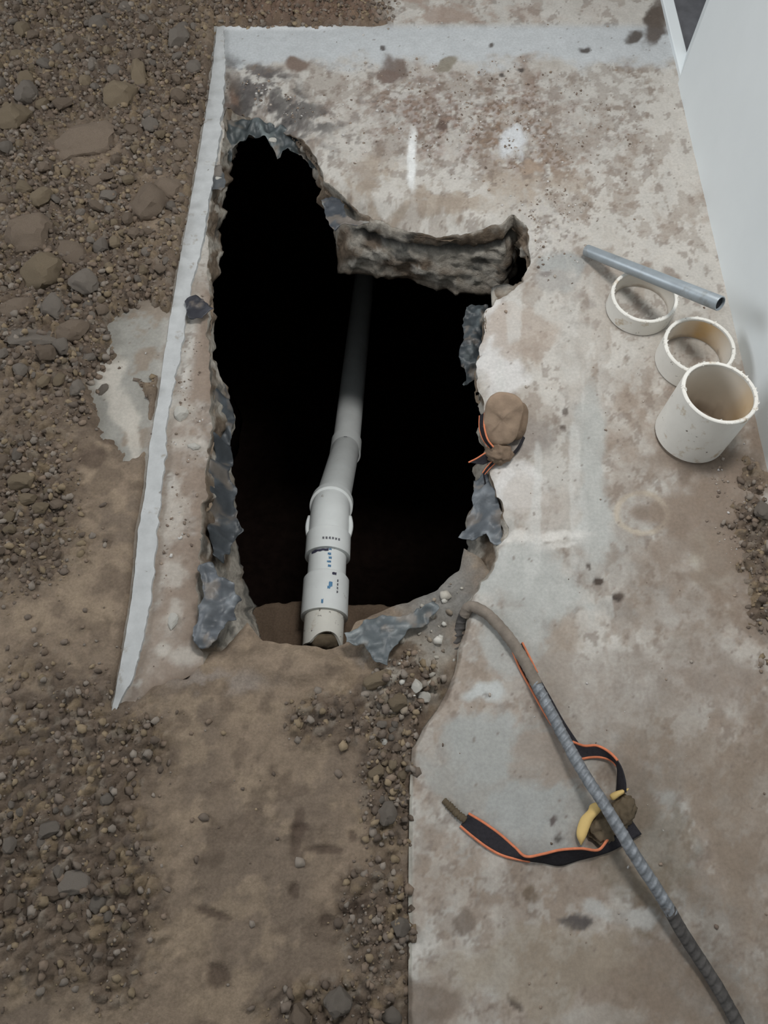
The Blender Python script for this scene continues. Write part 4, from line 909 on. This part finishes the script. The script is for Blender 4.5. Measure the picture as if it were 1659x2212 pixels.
# the other clods of the loose rubble, zone by zone
ZONES = [ # centre, spread, count, size range, mix, label, group, fill
 ((230,90),(210,85),60,(14,36),(0,2,0,2,1),'small clod in the dark rubble at the top left','clods of the dark rubble at the top left'),
 ((200,300),(210,150),66,(13,34),(0,1,1,2,0),'small brown clod in the rubble beside the upper half of the strip','clods beside the upper half of the strip'),
 ((200,520),(190,100),50,(13,34),(0,1,0,2),'small clod in the rubble above the large layered ochre stone','clods above the large layered stone'),
 ((110,740),(150,100),44,(12,34),(0,2,2,1),'small clod among the grey stones at the left edge','clods among the grey stones at the left edge'),
 ((70,1080),(80,130),22,(11,22),(0,1,2),'small clod in the cluster of ochre clods at the left edge','clods of the ochre cluster'),
 ((150,1850),(130,150),34,(12,26),(0,2,1),'small clod in the lower left rubble','clods of the lower left rubble'),
 ((850,1620),(34,150),16,(12,24),(0,1,2),'small crumb of earth heaped against the slab edge in the foreground','crumbs against the slab edge'),
]
MARKS = [(96,600,'large layered ochre stone'),(38,672,'brown squarish clod'),(72,738,'long flat grey stone'),(165,728,'two-toned rounded clod'),(270,222,'olive ochre clod'),
 (182,310,'broad smooth clod'),(322,452,'large clod beside the strip'),(98,440,'lone ochre clod'),(42,272,'dusky ochre clod'),(70,222,'pale pinkish clod'),
 (388,100,'greyish clod near the slab corner'),(62,520,'large dark brown clod'),(175,850,'squarish grey-brown clod'),(60,1052,'angular ochre clod'),(8,1006,'reddish-brown clod'),
 (30,1150,'lowest ochre clod'),(111,1792,'lone grey clod, lower left'),(218,1948,'rounded clod, lower left'),(165,1906,'largest grey clod, lower left'),
 (170,2026,'flattened brown clod, lower left'),(840,1758,'smooth pinkish pebble'),(862,1516,'tan clod at the slab corner'),(865,2002,'clod at the slab edge'),(480,62,'far left slab corner'),(0,0,'upper left corner of the picture')]
DIRS = ['right of', 'below right of', 'below', 'below left of', 'left of', 'above left of', 'above', 'above right of']
SHADE = ['brown', 'ochre-brown', 'greyish brown']
ORD = ['closest', 'second closest', 'third closest', 'fourth closest', 'fifth closest', 'sixth closest', 'seventh closest', 'eighth closest', 'ninth closest', 'tenth closest', 'eleventh closest', 'twelfth closest', 'thirteenth closest', 'fourteenth closest', 'fifteenth closest']
pending = []
for (cx, cy), (sx, sy), n, (a, b), mix, lb, gr in ZONES:
    k = 0; tries = 0
    while k < n and tries < n*60:
        tries += 1; px_ = cx+sx*rng.uniform(-1, 1); py_ = cy+sy*rng.uniform(-1, 1); s = a+(b-a)*rng.random()**2.2
        if px_ > strip_left(py_)-s*.6 and py_ < 1500: continue
        if px_ < -10 or py_ < -10 or (230 < px_ < 360 and 650 < py_ < 850): continue
        if any((px_-q[0])**2+(py_-q[1])**2 < (s/2+q[2]*.95)**2 for q in placed): continue
        kd = rng.choice(mix); pending.append((clod(px_, py_, s*rng.uniform(.9, 1.25), s*rng.uniform(.7, 1), kd, rng.uniform(0, 180), lb, gr, big=False), px_, py_, kd)); k += 1

sect = {}
for o, a, b, kd in pending:
    mk = min(MARKS, key=lambda q: (q[0]-a)**2+(q[1]-b)**2); an = math.degrees(math.atan2(b-mk[1], a-mk[0])) % 360
    sect.setdefault((mk[2], DIRS[int((an+22.5)//45) % 8]), []).append((math.hypot(a-mk[0], b-mk[1]), o, kd))
for (mk, dr), l in sect.items():
    l.sort(key=lambda q: q[0])
    for i, (_, o, kd) in enumerate(l[:15]):
        o['label'] = f"{SHADE[kd]} clod, {ORD[i]} {dr} the {mk}" if len(l) > 1 else f"{SHADE[kd]} clod {dr} the {mk}"
# fine rubble: thousands of tiny crumbs in one object
def crumbs(name, N, test, smin, smax, seed, label, onslab=False, cols=None):
    g = np.random.default_rng(seed); X = g.uniform(-1.12, .74, N*8); Y = g.uniform(-.3, 2.15, N*8); px, py = pix(X, Y, 0)
    w = test(px, py, X, Y); ok = g.random(len(X)) < w; X, Y, px, py = X[ok][:N], Y[ok][:N], px[ok][:N], py[ok][:N]
    if onslab: zb = np.zeros(len(X))
    else: zb = soil_h(X, Y)[0]
    n = len(X); bm = bmesh.new(); bmesh.ops.create_icosphere(bm, subdivisions=1, radius=1); bv = np.array([v.co[:] for v in bm.verts]); bf = np.array([[v.index for v in f_.verts] for f_ in bm.faces]); bm.free()
    s = smin+(smax-smin)*g.random(n)**3; sc = s[:, None]*g.uniform(.6, 1.2, (n, 3)); sc[:, 2] *= .8
    P = bv[None]*(1+g.uniform(-.34, .30, (n, len(bv), 1)))*sc[:, None]
    a = g.uniform(0, 6.28, n); ca, sa = np.cos(a)[:, None], np.sin(a)[:, None]
    P = np.stack([P[..., 0]*ca-P[..., 1]*sa, P[..., 0]*sa+P[..., 1]*ca, P[..., 2]], -1)
    P += np.stack([X, Y, zb+sc[:, 2]*.35], -1)[:, None]
    Fq = (bf[None]+(np.arange(n)*len(bv))[:, None, None]).reshape(-1, 3)
    cols = cols or [(132,116,102), (142,126,104), (120,108,98), (140,130,120), (108,96,86)]
    cc = lin(np.array(cols)[g.integers(0, len(cols), n)])*g.uniform(.8, 1.15, (n, 1)); C_ = np.repeat(cc, len(bv), 0)
    o = mesh_np(name, P.reshape(-1, 3), Fq, M_peb, col=np.clip(C_, 0, 1), smooth=False); tag(o, label, 'rubble', kind='stuff'); return o
def inside(X, Y, poly): s, _, _ = poly_sdf(X, Y, poly); return s
def t_soil(px, py, X, Y):
    hz = soil_h(X, Y); D = hz[1]; w = D*.95+.05*(ss(.5, .6, fbm(X*8, Y*8, 3, 400)))+.012
    w = w*np.where((py > 1400) & (px < 780), .5, 1)*(hz[0] > -.02)*(inside(X, Y, R_soil) < -.01); return w
crumbs('fine_rubble', 17000, t_soil, .0016, .0090, 11, 'fine brown crumbs scattered over the loose earth')
def t_slab(px, py, X, Y):
    g = blob(px, py, 1040, 255, 280, 100, 4, .45, .6, .03, 72)+blob(px, py, 1190, 480, 80, 90, 0, .5, .5)+blob(px, py, 1620, 1200, 60, 200, -12, .4, .4)+.7*blob(px, py, 405, 1000, 50, 400, 6, .4, .4)+blob(px, py, 560, 225, 110, 50, 20, .4, .4)
    w = np.clip(g, 0, 1)*ss(.42, .55, fbm(X*30, Y*30, 3, 410))+.012
    return w*(inside(X, Y, R_slab) < -.012)*(X < .73)
crumbs('fine_gravel', 6500, t_slab, .0010, .0042, 12, 'fine gravel and crumbs scattered on the concrete slab', True, [(150,134,120), (196,192,188), (120,106,96), (170,160,150), (140,126,114)])
def t_edge(px, py, X, Y):
    g = blob(px, py, 900, 1440, 80, 110, 30, .4, .5, .03, 7)+blob(px, py, 960, 1290, 50, 70, 20, .4, .4)
    return np.clip(g, 0, 1)*(inside(X, Y, R_soil) < -.008)*(inside(X, Y, R_slab) > .0)
crumbs('mortar_rubble', 1300, t_edge, .002, .010, 13, 'broken mortar crumbs between the plastic sheet and the slab corner', False, [(176,170,160), (150,138,124), (196,192,184), (130,118,106)])
